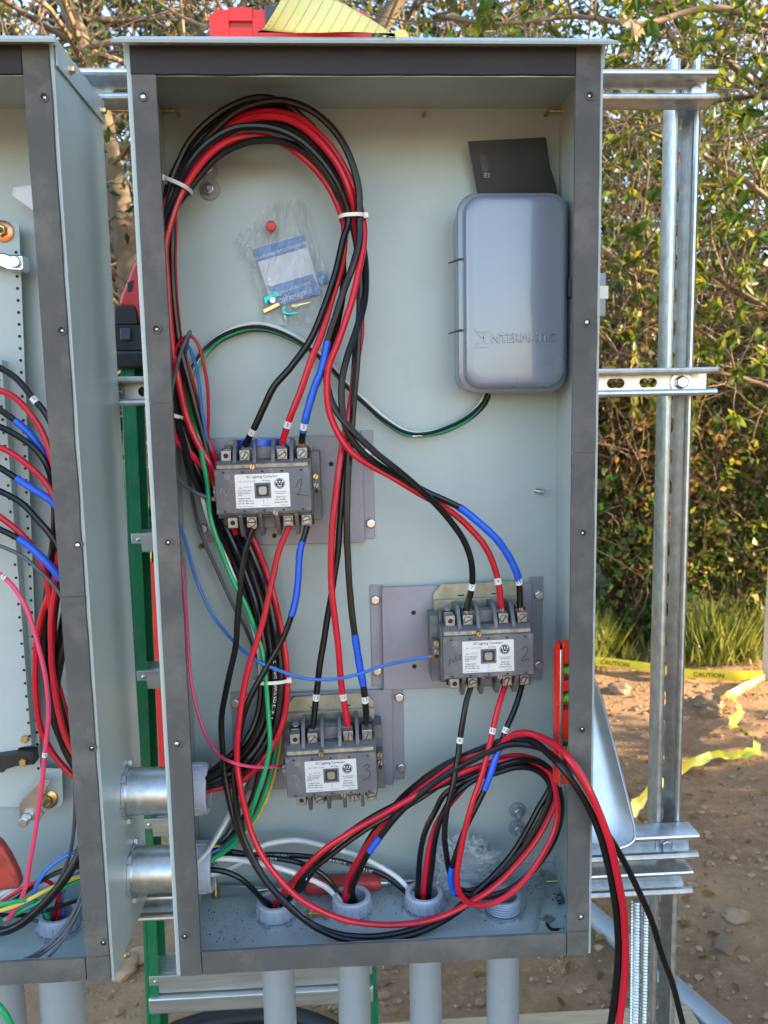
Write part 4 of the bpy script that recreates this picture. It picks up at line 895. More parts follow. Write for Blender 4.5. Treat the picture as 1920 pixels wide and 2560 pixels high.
H2 = [(436, 486, 54), (470, 420, 54), (520, 365, 56), (600, 318, 58), (670, 306, 58), (745, 330, 56), (800, 380, 54), (845, 440, 54), (870, 500, 52), (880, 548, 52)]
def pole(L, x, z, d): p = L(x, d, z); q = proj(p); return (q[0], q[1], (D-p.y)*1000)
TD = 64
U('black feed wire ending at the left terminal of the upper left contactor', 'wire_black', (-30, -18), (0, 24), B3,
  [(858, 600, 84), (848, 650, 86), (836, 696, 88), (805, 781, 90), (770, 858, 92), (728, 916, 94), (685, 966, 94), (662, 1012, 92), (637, 1066, 86), pole(L1, -25, 60, 58)], marks=(((634, 1077), '1'),), bare=.010)
U('red feed wire ending at the upper left contactor', 'wire_red', (20, 6), (-14, 20), R3,
  [(862, 596, 74), (851, 673, 78), (828, 750, 82), (805, 827, 86), (782, 889, 88), (755, 966, 88), (728, 1036, 86), pole(L1, 26, 61, 58)], marks=(((720, 1062), '3'),), bare=.010)
U('black feed wire wrapped in blue tape ending at the upper left contactor', 'wire_black', -14, 14, A2,
  [(898, 596, 82), (882, 665, 86), (855, 742, 86), (830, 820, 86), (819, 854, 86), (805, 916, 86), (782, 981, 86), (763, 1051, 84), pole(L1, 53, 61, 58)], tapes=(((819, 852), (758, 1074)),), marks=(((760, 1063), '5'),), bare=.010)
U('red feed wire curving right to the contactor marked 2', 'wire_red', (4, -40), (-16, 18), R1,
  [(909, 596, 74), (898, 673, 84), (875, 765, 92), (844, 858, 94), (821, 924, 94), (817, 981, 94), (826, 1040, 94), (850, 1093, 94), (880, 1130, 94), (930, 1166, 92), (977, 1191, 90), (1047, 1234, 86), (1116, 1272, 82), (1170, 1315, 78), (1209, 1361, 76), (1232, 1407, 74), (1247, 1465, 72), pole(L2, 26, 59, 57)], marks=(((1248, 1457), '9'),), bare=.009)
U('black feed wire with a blue taped end curving to the right contactor', 'wire_black', -6, -12, A1,
  [(908, 620, 60), (914, 700, 64), (908, 770, 74), (890, 830, 84), (868, 890, 92), (855, 950, 96), (855, 1020, 98), (868, 1075, 98), (900, 1126, 96), (958, 1170, 94), (1016, 1203, 90), (1074, 1234, 86), (1147, 1268, 84), (1189, 1299, 82), (1239, 1345, 80), (1274, 1396, 78), (1294, 1438, 76), (1299, 1469, 72), pole(L2, 53, 59, 57)], tapes=(((1147, 1268), (1296, 1446)),), marks=(((1298, 1460), '11'),), bare=.009)
U('plain black feed wire curving right to the left terminal of the right contactor', 'wire_black', -26, -10, B4,
  [(858, 620, 66), (855, 740, 74), (834, 850, 78), (817, 924, 82), (823, 985, 88), (845, 1036, 96), (893, 1088, 102), (939, 1133, 106), (989, 1172, 106), (1047, 1222, 104), (1093, 1264, 98), (1131, 1307, 92), (1162, 1357, 86), (1178, 1407, 82), (1178, 1465, 74), pole(L2, -25, 58, 57)], marks=(((1177, 1466), '7'),), bare=.009)
U('black feed wire running straight down to the left terminal of the lowest contactor', 'wire_black', (4, 12), (14, -8), H1,
  [(898, 640, 48), (899, 760, 50), (888, 900, 52), (876, 1060, 56), (862, 1180, 60), (850, 1300, 64), (840, 1416, 66), (820, 1531, 68), (805, 1628, 70), (793, 1717, 70), pole(L3, -25, 57, 57)], marks=(((789, 1746), '13'),), prints=(((884, 930), 'AWG 3 CU THHN 600V', .0065), ((676, 1800), 'E 14113 CU AWG 3 THHN 1218', .0065)))
U('red feed wire running straight down to the lowest contactor', 'wire_red', 36, 4, R2,
  [(900, 640, 60), (904, 730, 58), (902, 827, 58), (893, 900, 60), (874, 1020, 66), (856, 1118, 72), (844, 1197, 78), (835, 1275, 80), (828, 1416, 80), (834, 1516, 80), (846, 1620, 78), (855, 1717, 74), pole(L3, 26, 57, 57)], marks=(((858, 1746), '15'),))
U('black feed wire with a blue band going down to the lowest contactor', 'wire_black', (20, 30), (12, 14), H2,
  [(896, 640, 62), (900, 760, 66), (892, 900, 68), (880, 1060, 70), (871, 1180, 72), (867, 1300, 74), (871, 1416, 76), (878, 1516, 78), (886, 1585, 78), (898, 1659, 76), (909, 1713, 74), pole(L3, 53, 57, 57)], tapes=(((886, 1584), (909, 1713)),), marks=(((914, 1746), '17'),))
# load wires from the contactors through the lower coil to the bushings / outside
RL = .0043
def LW(label, m, pts, **k): cable('load_wire', label, pts, k.pop('r', RL), m, 'thick load wires coiled at the cabinet bottom', **k)
coilL = lambda dx, o: [(1352+dx, 2050, 60+o), (1368+dx, 2000, 62+o)]
B1, B2, B3_ = [(proj(b+Vector((0, 0, .012))), (D-b.y)*1000) for b in BUSH[:3]]
def inb(B, dx, deep=True): return [(B[0][0]+dx, B[0][1]-4, B[1]), (B[0][0]+dx*.6, B[0][1]+46, B[1])]
LW('black load wire from the left bottom terminal of the upper contactor', 'wire_black',
   [pole(L1, -20, -55, 58), (613, 1380, 74), (604, 1450, 78), (597, 1516, 80), (589, 1609, 82), (570, 1705, 84), (554, 1794, 86), (556, 1879, 90), (562, 1950, 96), (580, 2030, 104), (606, 2100, 112), (645, 2175, 122), (696, 2240, 130), (760, 2298, 138), (830, 2332, 144), (910, 2342, 144), (990, 2334, 140), (1058, 2315, 132), (1116, 2290, 120), (1170, 2245, 104), (1226, 2196, 92), (1290, 2120, 84), (1345, 2020, 80), (1374, 1965, 76), (1362, 1930, 72), (1310, 1905, 70), (1230, 1920, 70), (1140, 1950, 72), (1050, 1985, 76), (994, 2009, 80), (919, 2049, 84), (856, 2093, 86), (809, 2134, 86), (771, 2177, 84), (743, 2218, 80)]+inb(B1, 22), bare0=.008)
LW('red load wire sweeping from the upper contactor along the cabinet floor', 'wire_red',
   [pole(L1, 30, -55, 58), (697, 1380, 76), (680, 1450, 80), (663, 1531, 86), (640, 1609, 92), (617, 1690, 98), (602, 1770, 102), (594, 1850, 106), (593, 1910, 108), (600, 1960, 112), (612, 2020, 116), (632, 2090, 122), (668, 2160, 128), (715, 2216, 134), (780, 2264, 140), (850, 2296, 142), (920, 2310, 142), (1000, 2311, 140), (1077, 2300, 136), (1135, 2278, 128), (1178, 2254, 118), (1222, 2226, 106), (1275, 2180, 100), (1330, 2115, 94), (1370, 2050, 88), (1389, 2000, 84), (1384, 1950, 80), (1350, 1912, 78), (1300, 1896, 80), (1230, 1908, 84), (1140, 1938, 88), (1058, 1978, 92), (1000, 2010, 94), (950, 2040, 96), (887, 2075, 96), (825, 2113, 94), (778, 2154, 90), (737, 2200, 84)]+inb(B1, -4))
LW('black load wire with a blue taped start below the upper contactor', 'wire_black',
   [pole(L1, 55, -55, 58), (750, 1380, 76), (747, 1440, 78), (738, 1505, 80), (728, 1540, 82), (705, 1600, 84), (668, 1668, 88), (632, 1730, 92), (608, 1790, 94), (596, 1850, 94), (586, 1920, 96), (590, 1990, 104), (600, 2060, 110), (622, 2125, 116), (662, 2195, 124), (715, 2256, 132), (775, 2310, 140), (840, 2343, 150), (910, 2354, 152), (985, 2347, 148), (1060, 2326, 138), (1120, 2296, 122), (1180, 2252, 100), (1245, 2200, 84), (1305, 2135, 76), (1358, 2040, 70), (1392, 1975, 68), (1378, 1925, 66), (1320, 1893, 66), (1240, 1905, 66), (1150, 1935, 68), (1060, 1990, 72), (1000, 2026, 76), (919, 2069, 80), (840, 2127, 80), (787, 2171, 78), (755, 2218, 76)]+inb(B1, 14), tapes=(((752, 1345), (730, 1534)),))
LW('black load wire from the left bottom terminal of the right contactor', 'wire_black',
   [pole(L2, -20, -52, 58), (1163, 1760, 82), (1155, 1815, 88), (1150, 1850, 90), (1143, 1901, 96), (1131, 1970, 104), (1117, 2028, 106), (1112, 2086, 106), (1116, 2136, 104), (1124, 2180, 100), (1146, 2222, 96), (1180, 2226, 94), (1222, 2203, 92), (1272, 2160, 90), (1322, 2100, 88), (1358, 2035, 86), (1378, 1975, 84), (1362, 1942, 82), (1330, 1920, 82), (1290, 1918, 82), (1240, 1932, 84), (1190, 1948, 86), (1140, 1985, 86), (1105, 2040, 86), (1088, 2100, 84), (1079, 2170, 80)]+inb(B3_, 10), marks=(((1152, 1842), '8'),))
LW('red load wire hanging in a loop below the right contactor', 'wire_red',
   [pole(L2, 30, -54, 58), (1249, 1755, 86), (1238, 1800, 92), (1229, 1840, 98), (1217, 1890, 106), (1202, 1947, 112), (1185, 1993, 116), (1170, 2040, 118), (1158, 2094, 120), (1149, 2144, 122), (1143, 2194, 124), (1150, 2234, 124), (1172, 2257, 122), (1208, 2263, 120), (1250, 2250, 116), (1296, 2215, 110), (1335, 2172, 104), (1366, 2122, 100), (1386, 2074, 96), (1395, 2024, 92), (1390, 1978, 88), (1372, 1930, 82), (1335, 1900, 78), (1290, 1890, 76), (1235, 1902, 76), (1180, 1950, 76), (1131, 2002, 76), (1095, 2056, 76), (1077, 2107, 76), (1064, 2177, 74)]+inb(B3_, -4), marks=(((1232, 1826), '10'),))
LW('black load wire with two blue taped lengths below the right contactor', 'wire_black',
   [pole(L2, 55, -52, 58), (1295, 1750, 84), (1280, 1789, 90), (1264, 1826, 96), (1257, 1847, 98), (1239, 1893, 104), (1224, 1939, 108), (1210, 1974, 110), (1185, 2028, 114), (1162, 2074, 116), (1143, 2124, 116), (1130, 2167, 114), (1127, 2202, 112), (1138, 2232, 110), (1168, 2240, 108), (1216, 2242, 106), (1262, 2229, 104), (1309, 2198, 100), (1355, 2150, 96), (1388, 2090, 92), (1404, 2028, 88), (1400, 1978, 84), (1384, 1935, 82), (1347, 1906, 84), (1300, 1902, 88), (1240, 1918, 88), (1180, 1945, 84), (1113, 1984, 74), (1088, 2027, 70), (1063, 2078, 68), (1050, 2141, 66), (1045, 2205, 66)]+inb(B3_, -18), tapes=(((1257, 1847), (1211, 1973)), ((1130, 2165), (1136, 2228))), marks=(((1264, 1828), '12'),), bare0=.008)
def OUTW(label, m, dl, pts, Bdx, tapes=(), **k): LW(label, m, pts, tapes=tapes, **k)
OUTW('red wire spilling out over the right gasket down to the picture edge', 'wire_red', 0,
   inb(B2, -18)[::-1]+[(869, 2207, 66), (887, 2166, 68), (912, 2125, 70), (944, 2081, 74), (978, 2046, 76), (1039, 1985, 80), (1116, 1926, 84), (1162, 1898, 88), (1212, 1878, 94), (1251, 1858, 100), (1285, 1838, 110), (1320, 1834, 124), (1355, 1845, 142), (1390, 1866, 168), (1425, 1900, 196), (1466, 1962, 212), (1500, 2035, 216), (1525, 2110, 216), (1545, 2190, 212), (1557, 2265, 208), (1562, 2340, 204), (1560, 2450, 200), (1548, 2560, 196), (1530, 2680, 190), (1500, 3000, 185), (1480, 3400, 190), (1500, 3800, 200)], 0, r=.0050)
OUTW('black wire spilling out over the right gasket beside the red one', 'wire_black', 0,
   inb(B2, -6)[::-1]+[(878, 2200, 56), (896, 2150, 58), (920, 2105, 60), (950, 2060, 64), (1000, 2000, 70), (1058, 1950, 76), (1116, 1912, 82), (1174, 1886, 88), (1231, 1862, 96), (1270, 1848, 104), (1309, 1847, 118), (1340, 1858, 136), (1370, 1883, 162), (1402, 1916, 196), (1440, 1966, 206), (1475, 2025, 206), (1500, 2088, 206), (1517, 2150, 204), (1532, 2221, 202), (1542, 2285, 200), (1546, 2350, 198), (1542, 2450, 194), (1527, 2560, 190), (1505, 2680, 184), (1470, 3000, 180), (1440, 3400, 185), (1450, 3800, 200)], 0, r=.0050)
OUTW('black wire spilling out of the cabinet and swinging away to the lower right', 'wire_black', 0,
   inb(B2, 8)[::-1]+[(881, 2225, 76), (894, 2190, 80), (908, 2160, 82), (924, 2130, 84), (950, 2092, 86), (970, 2066, 88), (1010, 2022, 92), (1080, 1962, 96), (1150, 1918, 100), (1220, 1882, 106), (1280, 1860, 114), (1335, 1864, 130), (1380, 1888, 166), (1418, 1930, 200), (1455, 1985, 202), (1492, 2048, 196), (1528, 2100, 186), (1559, 2152, 176), (1594, 2222, 166), (1626, 2292, 156), (1652, 2380, 144), (1674, 2440, 136), (1698, 2525, 126), (1730, 2680, 110), (1790, 3000, 100), (1840, 3400, 110), (1880, 3800, 130)], 0, tapes=(((950, 2090), (922, 2133)),), r=.0045)
# white and printed black wires from the lower left bushing
RW = .0040
def WW(label, m, pts, **k): cable('branch_wire', label, pts, RW, m, 'wires from the lower left bushing', **k)
WW('white wire arching over the floor to the third bushing', 'wire_white', [(470, 2200, 78), (514, 2188, 76), (558, 2176, 70), (596, 2160, 60), (630, 2130, 48), (668, 2110, 40), (731, 2101, 34), (778, 2107, 32), (840, 2122, 32), (903, 2143, 34), (954, 2168, 38), (994, 2194, 44), (1027, 2230, 52)]+inb(B3_, -22))
WW('white wire running straight to the second bushing', 'wire_white', [(470, 2150, 80), (536, 2147, 84), (590, 2149, 86), (652, 2160, 86), (715, 2176, 84), (762, 2192, 78), (809, 2214, 70), (834, 2236, 62)]+inb(B2, -26))
WW('black printed wire crossing to the third bushing', 'wire_black', [(470, 2145, 66), (520, 2132, 62), (568, 2128, 54), (621, 2135, 50), (699, 2137, 48), (778, 2142, 46), (856, 2155, 46), (919, 2172, 46), (966, 2193, 48), (1005, 2222, 50), (1030, 2243, 54)]+inb(B3_, -14), prints=(((575, 2130), 'AWM NYLON T90 OIL RES 600V', .006), ((800, 2145), 'AWG 6 UNI-27 NYLON-8 PVC', .006)))
WW('black printed wire dipping to the second bushing', 'wire_black', [(470, 2150, 58), (527, 2137, 58), (605, 2142, 60), (684, 2146, 60), (746, 2156, 60), (793, 2177, 60), (825, 2203, 60), (846, 2235, 60)]+inb(B2, -14), prints=(((610, 2142), 'UL 2000 CR 1-00 (UL)', .0055),))
WW('black wire dropping into the leftmost bushing', 'wire_black', [(470, 2176, 90), (514, 2173, 92), (558, 2178, 92), (599, 2195, 90), (630, 2220, 86), (655, 2248, 80)]+inb(B1, -12))
# control wires
RC = .0024
def CW(label, m, pts, **k): cable('control_wire', label, pts, k.pop('r', RC), m, k.pop('group', 'thin control wires'), n=k.pop('n', 8), **k)
CW('thin blue control wire sagging to the right contactor', 'wire_blue', [(428, 1240, 60), (450, 1312, 50), (473, 1389, 40), (500, 1474, 36), (535, 1543, 40), (585, 1605, 60), (639, 1651, 84), (701, 1678, 90), (767, 1697, 88), (824, 1699, 84), (882, 1690, 80), (940, 1671, 78), (1000, 1655, 78), (1040, 1647, 78), (1072, 1642, 77)], bare=.007)
CW('thin red control wire ending at the left side of the lowest contactor', 'wire_pink', [(452, 1400, 50), (462, 1493, 44), (468, 1570, 42), (473, 1667, 44), (489, 1763, 52), (512, 1836, 66), (547, 1886, 90), (581, 1906, 112), (631, 1917, 104), (668, 1918, 92), (698, 1917, 78)], bare=.006)
CW('thin black wire ending at the left side of the upper left contactor', 'wire_gray', [(425, 1150, 70), (442, 1187, 74), (455, 1208, 76), (482, 1228, 78), (513, 1241, 78), (530, 1247, 77)], bare=.006, r=.003)
CW('thin gray brown wire slanting down behind the thick bundle', 'wire_gray', [(450, 1080, 30), (463, 1154, 26), (486, 1270, 20), (517, 1370, 18), (543, 1427, 18), (581, 1512, 20), (616, 1578, 22), (640, 1640, 26), (655, 1720, 30), (660, 1800, 36), (645, 1890, 44), (610, 1990, 54), (560, 2090, 64), (490, 2150, 74)])
def lowtail(dx, o, end): return [(668+dx, 1800, 34+o), (664+dx, 1880, 40+o), (645+dx*.9, 1970, 48+o), (612+dx*.8, 2050, 58+o), (565+dx*.5, 2105, 68+o), (520, end, 76+o), (476, end+14, 80+o)]
def uptail(dx, o): return [(655+dx, 1700, 30+o), (648+dx, 1600, 26+o), (620+dx, 1500, 22+o), (585+dx, 1420, 22+o), (540+dx, 1310, 28+o)]
CW('thin yellow control wire at the left edge of the main cabinet', 'wire_yellow', [(424, 720, 40), (428, 762, 40), (440, 809, 42), (455, 870, 46), (478, 932, 50), (494, 994, 52), (509, 1071, 52), (516, 1140, 40), (540, 1230, 24)]+uptail(36, 0)[::-1]+lowtail(34, 0, 2120))
CW('thin blue control wire looping above the upper left contactor', 'wire_blue', [(425, 960, 60), (427, 905, 64), (438, 872, 68), (453, 856, 70), (467, 858, 70), (482, 890, 70), (496, 944, 68), (505, 1021, 64), (517, 1098, 58), (530, 1160, 40), (555, 1240, 24)]+uptail(26, 8)[::-1]+lowtail(22, 8, 2135))
CW('thin red control wire looping highest above the upper left contactor', 'wire_darkred', [(424, 1000, 70), (430, 930, 74), (441, 875, 78), (457, 848, 80), (475, 840, 80), (494, 859, 80), (509, 905, 78), (519, 963, 74), (520, 1040, 66), (518, 1120, 50), (528, 1190, 26)]+uptail(18, -4)[::-1]+lowtail(14, -2, 2142))
CW('thin gray control wire with its tip folded over the wire loop', 'wire_gray', [(424, 1020, 84), (432, 963, 86), (442, 915, 88), (456, 870, 88), (468, 842, 87), (475, 830, 86), (470, 846, 78), (464, 880, 70), (462, 930, 60), (466, 1000, 50), (490, 1100, 36), (510, 1200, 24)]+uptail(8, 4)[::-1]+lowtail(4, 6, 2150))
CW('green control wire rising beside the white one through the bundle', 'wire_green', [(424, 770, 34), (428, 801, 34), (440, 855, 36), (451, 924, 40), (471, 1002, 46), (498, 1102, 60), (515, 1190, 76), (527, 1300, 84), (554, 1377, 84), (585, 1454, 80), (616, 1516, 76), (639, 1578, 74), (655, 1628, 76), (663, 1690, 80), (670, 1770, 84), (674, 1862, 92), (664, 1921, 96), (645, 1981, 100), (623, 2044, 100), (598, 2095, 98), (560, 2130, 92), (519, 2152, 86), (480, 2160, 82)], r=.0034)
CW('white control wire running beside the green one', 'wire_white', [(505, 1240, 70), (525, 1310, 76), (547, 1358, 78), (574, 1416, 76), (604, 1493, 72), (628, 1551, 68), (643, 1609, 66), (650, 1667, 62), (653, 1744, 54), (648, 1820, 50), (620, 1930, 60), (585, 2010, 74), (550, 2075, 84), (520, 2125, 88), (490, 2160, 88)], r=.0031)
CW('black control wire in the lower left bundle', 'wire_black', [(500, 1230, 26), (540, 1330, 22)]+uptail(-6, -2)[::-1][1:]+lowtail(-10, 2, 2128), r=.0028)
CW('second green wire low in the left bundle', 'wire_green', [(560, 1350, 16)]+uptail(12, -8)[::-1][1:]+lowtail(24, 16, 2158), r=.003)
CW('dark red control wire low in the left bundle', 'wire_darkred', [(565, 1370, 30)]+uptail(-2, -6)[::-1][1:]+lowtail(28, -4, 2138), r=.0026)
CW('short white printed wire leaning out of the lower left bushing', 'wire_white', [(494, 2155, 98), (520, 2128, 98), (548, 2085, 92), (572, 2045, 84), (590, 2005, 72), (598, 1985, 60)], r=.0028, prints=(((545, 2088), 'E 12', .004),))
# white, green and two black wires to the gray box
pb = [(469, 966), (485, 916), (516, 870), (554, 836), (604, 815), (651, 810), (701, 823), (747, 846), (805, 889), (863, 953), (902, 991), (959, 1042), (1010, 1074), (1050, 1083), (1100, 1074), (1150, 1052), (1185, 1026), (1207, 1000), (1218, 975)]
low = [(535, 1250, 16), (505, 1180, 18), (480, 1090, 24), (466, 1020, 34)]
for lab, m_, dx, dy, o in (('white wire arching to the gray box', 'wire_white', 0, 0, 20), ('green wire arching to the gray box under the white one', 'wire_green', 2, 12, 20), ('black wire arching to the gray box nearest the back wall', 'wire_black', -2, 6, 23), ('black wire arching to the gray box below the others', 'wire_black', 4, 16, 14)):
    pts = [(a+dx*2, b_, c) for a, b_, c in low]
    for k, (x, y) in enumerate(pb):
        s = -1 if k > 11 and m_ == 'wire_white' else 1
        t = math.sin(k*.55+dx)*2.2 if 'black' in lab else 0
        pts.append((x+dx+t, y+dy*s*(.9 if k < 13 else .6)+t, o+(10 if k in (0, 1) else 0)))
    cable('box_wire', lab, pts, .0025, m_, 'wires to the gray box', n=8)
# cable ties
def ziptie(label, c, w, h, ang, off, head=1, cab=None):
    p = PO(c[0], c[1], off); s = 1.84; a = w/2/s/1000; b = h/2/1000; ca, sa = math.cos(ang), math.sin(ang)
    X = Vector((ca, 0, sa)); Z = Vector((-sa, 0, ca)); tn = thing('cable_tie', label, 'cable tie', p, 'white cable ties'); n = 28
    def e(t, k): return p+X*(a+k)*math.copysign(abs(math.cos(t))**.75, math.cos(t))+Vector((0, -1, 0))*(b+k)*math.copysign(abs(math.sin(t))**.75, math.sin(t))
    vs = []
    for k in (0, .0011):
        for z in (-.0024, .0024): vs += [e(2*math.pi*j/n, k)+Z*z for j in range(n)]
    fs = []
    for j in range(n):
        j2 = (j+1) % n
        fs += [(j, j2, n+j2, n+j), (2*n+j, 3*n+j, 3*n+j2, 2*n+j2), (j, 2*n+j, 2*n+j2, j2), (n+j, n+j2, 3*n+j2, 3*n+j)]
    obj('strap', MB().add(vs, fs), 'tie_white', tn, ang=50)
    q = p+X*(a*.98)*head+Vector((0, -b*.55, 0)); mb = MB(); d = .0036
    cs = [q+X*i*d+Vector((0, j*d, 0))+Z*k*d for i in (-1, 1) for j in (-1, 1) for k in (-1, 1)]
    mb.add(cs, [(0,1,3,2), (4,6,7,5), (0,4,5,1), (2,3,7,6), (0,2,6,4), (1,5,7,3)]); obj('lock_head', mb, 'tie_white', tn, bevel=.0008)
ziptie('white cable tie round the wire loop near the left gasket', (446, 466), 66, 42, R(-24), 72, -1)
ziptie('white cable tie round the wire loop left of the gray box', (881, 546), 66, 44, R(2), 68, 1)
ziptie('white cable tie round the thick bundle between the contactors', (680, 1696), 96, 40, R(1), 62, 1)
ziptie('tiny white cable tie on the thin wires below the gray box', (1046, 1086), 22, 16, R(0), 16, -1)
ziptie('white cable tie half hidden behind the left gasket', (432, 1035), 60, 42, R(-20), 58, -1)
# ------------------------------------------------------------------ wires of the left cabinet
tb = thing('terminal_block', 'dark terminal block left of the picture edge in the left cabinet', 'terminal block', PO(-205, 1420, 50))
a_, b_ = PO(-250, 850, 50), PO(-160, 1425, 50); obj('body', MB().box(a_.x, b_.x, a_.y-.035, a_.y+.004, b_.z, a_.z), 'black_plastic', tb, bevel=.002)
for k in range(11): z_ = b_.z+.02+k*(a_.z-b_.z-.04)/10; obj('lug', MB().box(b_.x-.014, b_.x+.002, a_.y-.038, a_.y-.02, z_-.007, z_+.007), 'lug', tb, bevel=.001)
def LC(label, m, pts, r=.0044, **k):
    if pts[0][0] == -30 and pts[0][1] < 1450: pts = [(-162, pts[0][1]-40, 80), (-110, pts[0][1]-36, 82)]+pts
    elif pts[0][0] in (-30, -40): q = proj(BL2+Vector((random.uniform(-.012, .012), random.uniform(-.012, .012), 0))); o_ = (D-BL2.y)*1000; pts = [(q[0], q[1]+30, o_), (q[0], q[1]-14, o_), (q[0]+4, q[1]-44, (o_+pts[0][2])/2)]+pts[1:]
    cable('panel_wire', label, pts, r, m, 'wires in the left cabinet', n=k.pop('n', 8), **k)
def dn(l, o, end=0):                                    # the common run down and out through the upper nipple
    c = [(138, 1330, 84), (124, 1450, 82), (112, 1560, 80), (116, 1680, 78), (134, 1790, 78), (168, 1880, 78), (212, 1944, 78), (270, 1976, 78)]
    return [(x+l*(1 if y < 1800 else .35), y+(0 if y < 1800 else -l*1.1), f+o) for x, y, f in c]
LC('black wire highest in the left cabinet with a white band', 'wire_black', [(-30, 905, 80), (0, 920, 82), (39, 944, 84), (77, 990, 88), (116, 1036, 90), (135, 1079, 90), (149, 1140, 90), (151, 1220, 88)]+dn(24, 10), marks=(((88, 1000), '2'),))
LC('topmost red wire in the left cabinet', 'wire_red', [(-30, 968, 84), (0, 975, 86), (39, 994, 90), (77, 1036, 94), (104, 1079, 96), (127, 1140, 96), (143, 1200, 94)]+dn(16, 22))
LC('upper blue taped black wire in the left cabinet', 'wire_black', [(-30, 1008, 76), (0, 1025, 78), (39, 1052, 80), (77, 1086, 82), (112, 1140, 82), (128, 1180, 80), (139, 1240, 78)]+dn(8, -8), tapes=(((39, 1052), (136, 1215)),))
LC('gray black wire bending under the upper blue tape', 'wire_black', [(-30, 1058, 86), (0, 1067, 88), (50, 1093, 92), (93, 1127, 94), (120, 1170, 92), (134, 1240, 86)]+dn(-4, 0))
LC('second red wire in the left cabinet', 'wire_red', [(-30, 1112, 92), (0, 1120, 94), (50, 1147, 98), (96, 1185, 102), (127, 1228, 104), (145, 1275, 104), (152, 1340, 102), (136, 1440, 98), (104, 1540, 92), (88, 1650, 86), (92, 1760, 80), (112, 1850, 76), (160, 1918, 76), (215, 1962, 76), (270, 1986, 76)])
LC('middle blue taped wire crossing to the gasket in the left cabinet', 'wire_black', [(-30, 1156, 96), (0, 1170, 98), (42, 1197, 100), (85, 1224, 104), (127, 1251, 106), (160, 1292, 104), (178, 1330, 96), (176, 1420, 88), (160, 1530, 80), (140, 1650, 78), (150, 1770, 76), (180, 1860, 74), (225, 1930, 74), (270, 1965, 74)], tapes=(((42, 1197), (172, 1312)),))
LC('long printed black wire in the left cabinet', 'wire_black', [(-30, 1218, 102), (0, 1228, 104), (50, 1255, 108), (96, 1301, 110), (131, 1343, 110), (154, 1386, 108), (167, 1463, 104), (168, 1540, 98), (146, 1640, 90), (132, 1730, 86), (146, 1830, 84), (190, 1920, 82), (240, 1966, 80), (270, 1978, 80)], prints=(((156, 1390), 'AWG 3 CU THHN', .006),))
LC('third red wire in the left cabinet', 'wire_red', [(-30, 1275, 96), (0, 1293, 98), (50, 1332, 100), (89, 1378, 102), (112, 1432, 102), (124, 1490, 100), (132, 1570, 96), (130, 1660, 92), (148, 1721, 88), (169, 1796, 84), (190, 1850, 80), (225, 1910, 78), (270, 1955, 78)])
LC('lower blue taped wire in the left cabinet', 'wire_black', [(-30, 1312, 108), (0, 1324, 110), (46, 1347, 112), (89, 1378, 114), (127, 1417, 116), (150, 1450, 114), (166, 1494, 110), (172, 1560, 104), (152, 1660, 96), (138, 1760, 90), (156, 1860, 84), (200, 1934, 80), (270, 1990, 78)], tapes=(((46, 1347), (151, 1452)),))
LC('thin gray wire hanging along the left cabinet gasket', 'wire_gray', [(-30, 1358, 112), (0, 1366, 114), (58, 1393, 116), (108, 1436, 118), (147, 1482, 118), (174, 1540, 118), (187, 1598, 118), (192, 1690, 116), (191, 1781, 114), (189, 1901, 112), (186, 2052, 108), (176, 2130, 104), (150, 2200, 98), (110, 2270, 88)], r=.0027)
LC('thin pink wire falling across the left cabinet', 'wire_pink', [(-30, 1420, 118), (0, 1436, 120), (31, 1463, 124), (62, 1513, 126), (85, 1571, 128), (102, 1640, 130), (115, 1700, 130), (121, 1770, 130), (118, 1830, 130), (111, 1900, 130), (104, 1962, 130), (93, 2052, 128), (78, 2142, 124), (60, 2233, 116), (20, 2300, 104)], r=.0031, marks=(((6, 1440), '24'), ((114, 1880), '24')))
LC('fat glossy black cable curving up from the left cabinet floor', 'wire_black', [(-40, 2336, 110), (0, 2328, 114), (47, 2313, 120), (103, 2266, 126), (150, 2215, 128), (185, 2162, 126), (210, 2103, 118), (222, 2050, 104), (232, 1990, 90), (270, 1976, 80)], r=.0062, n=12)
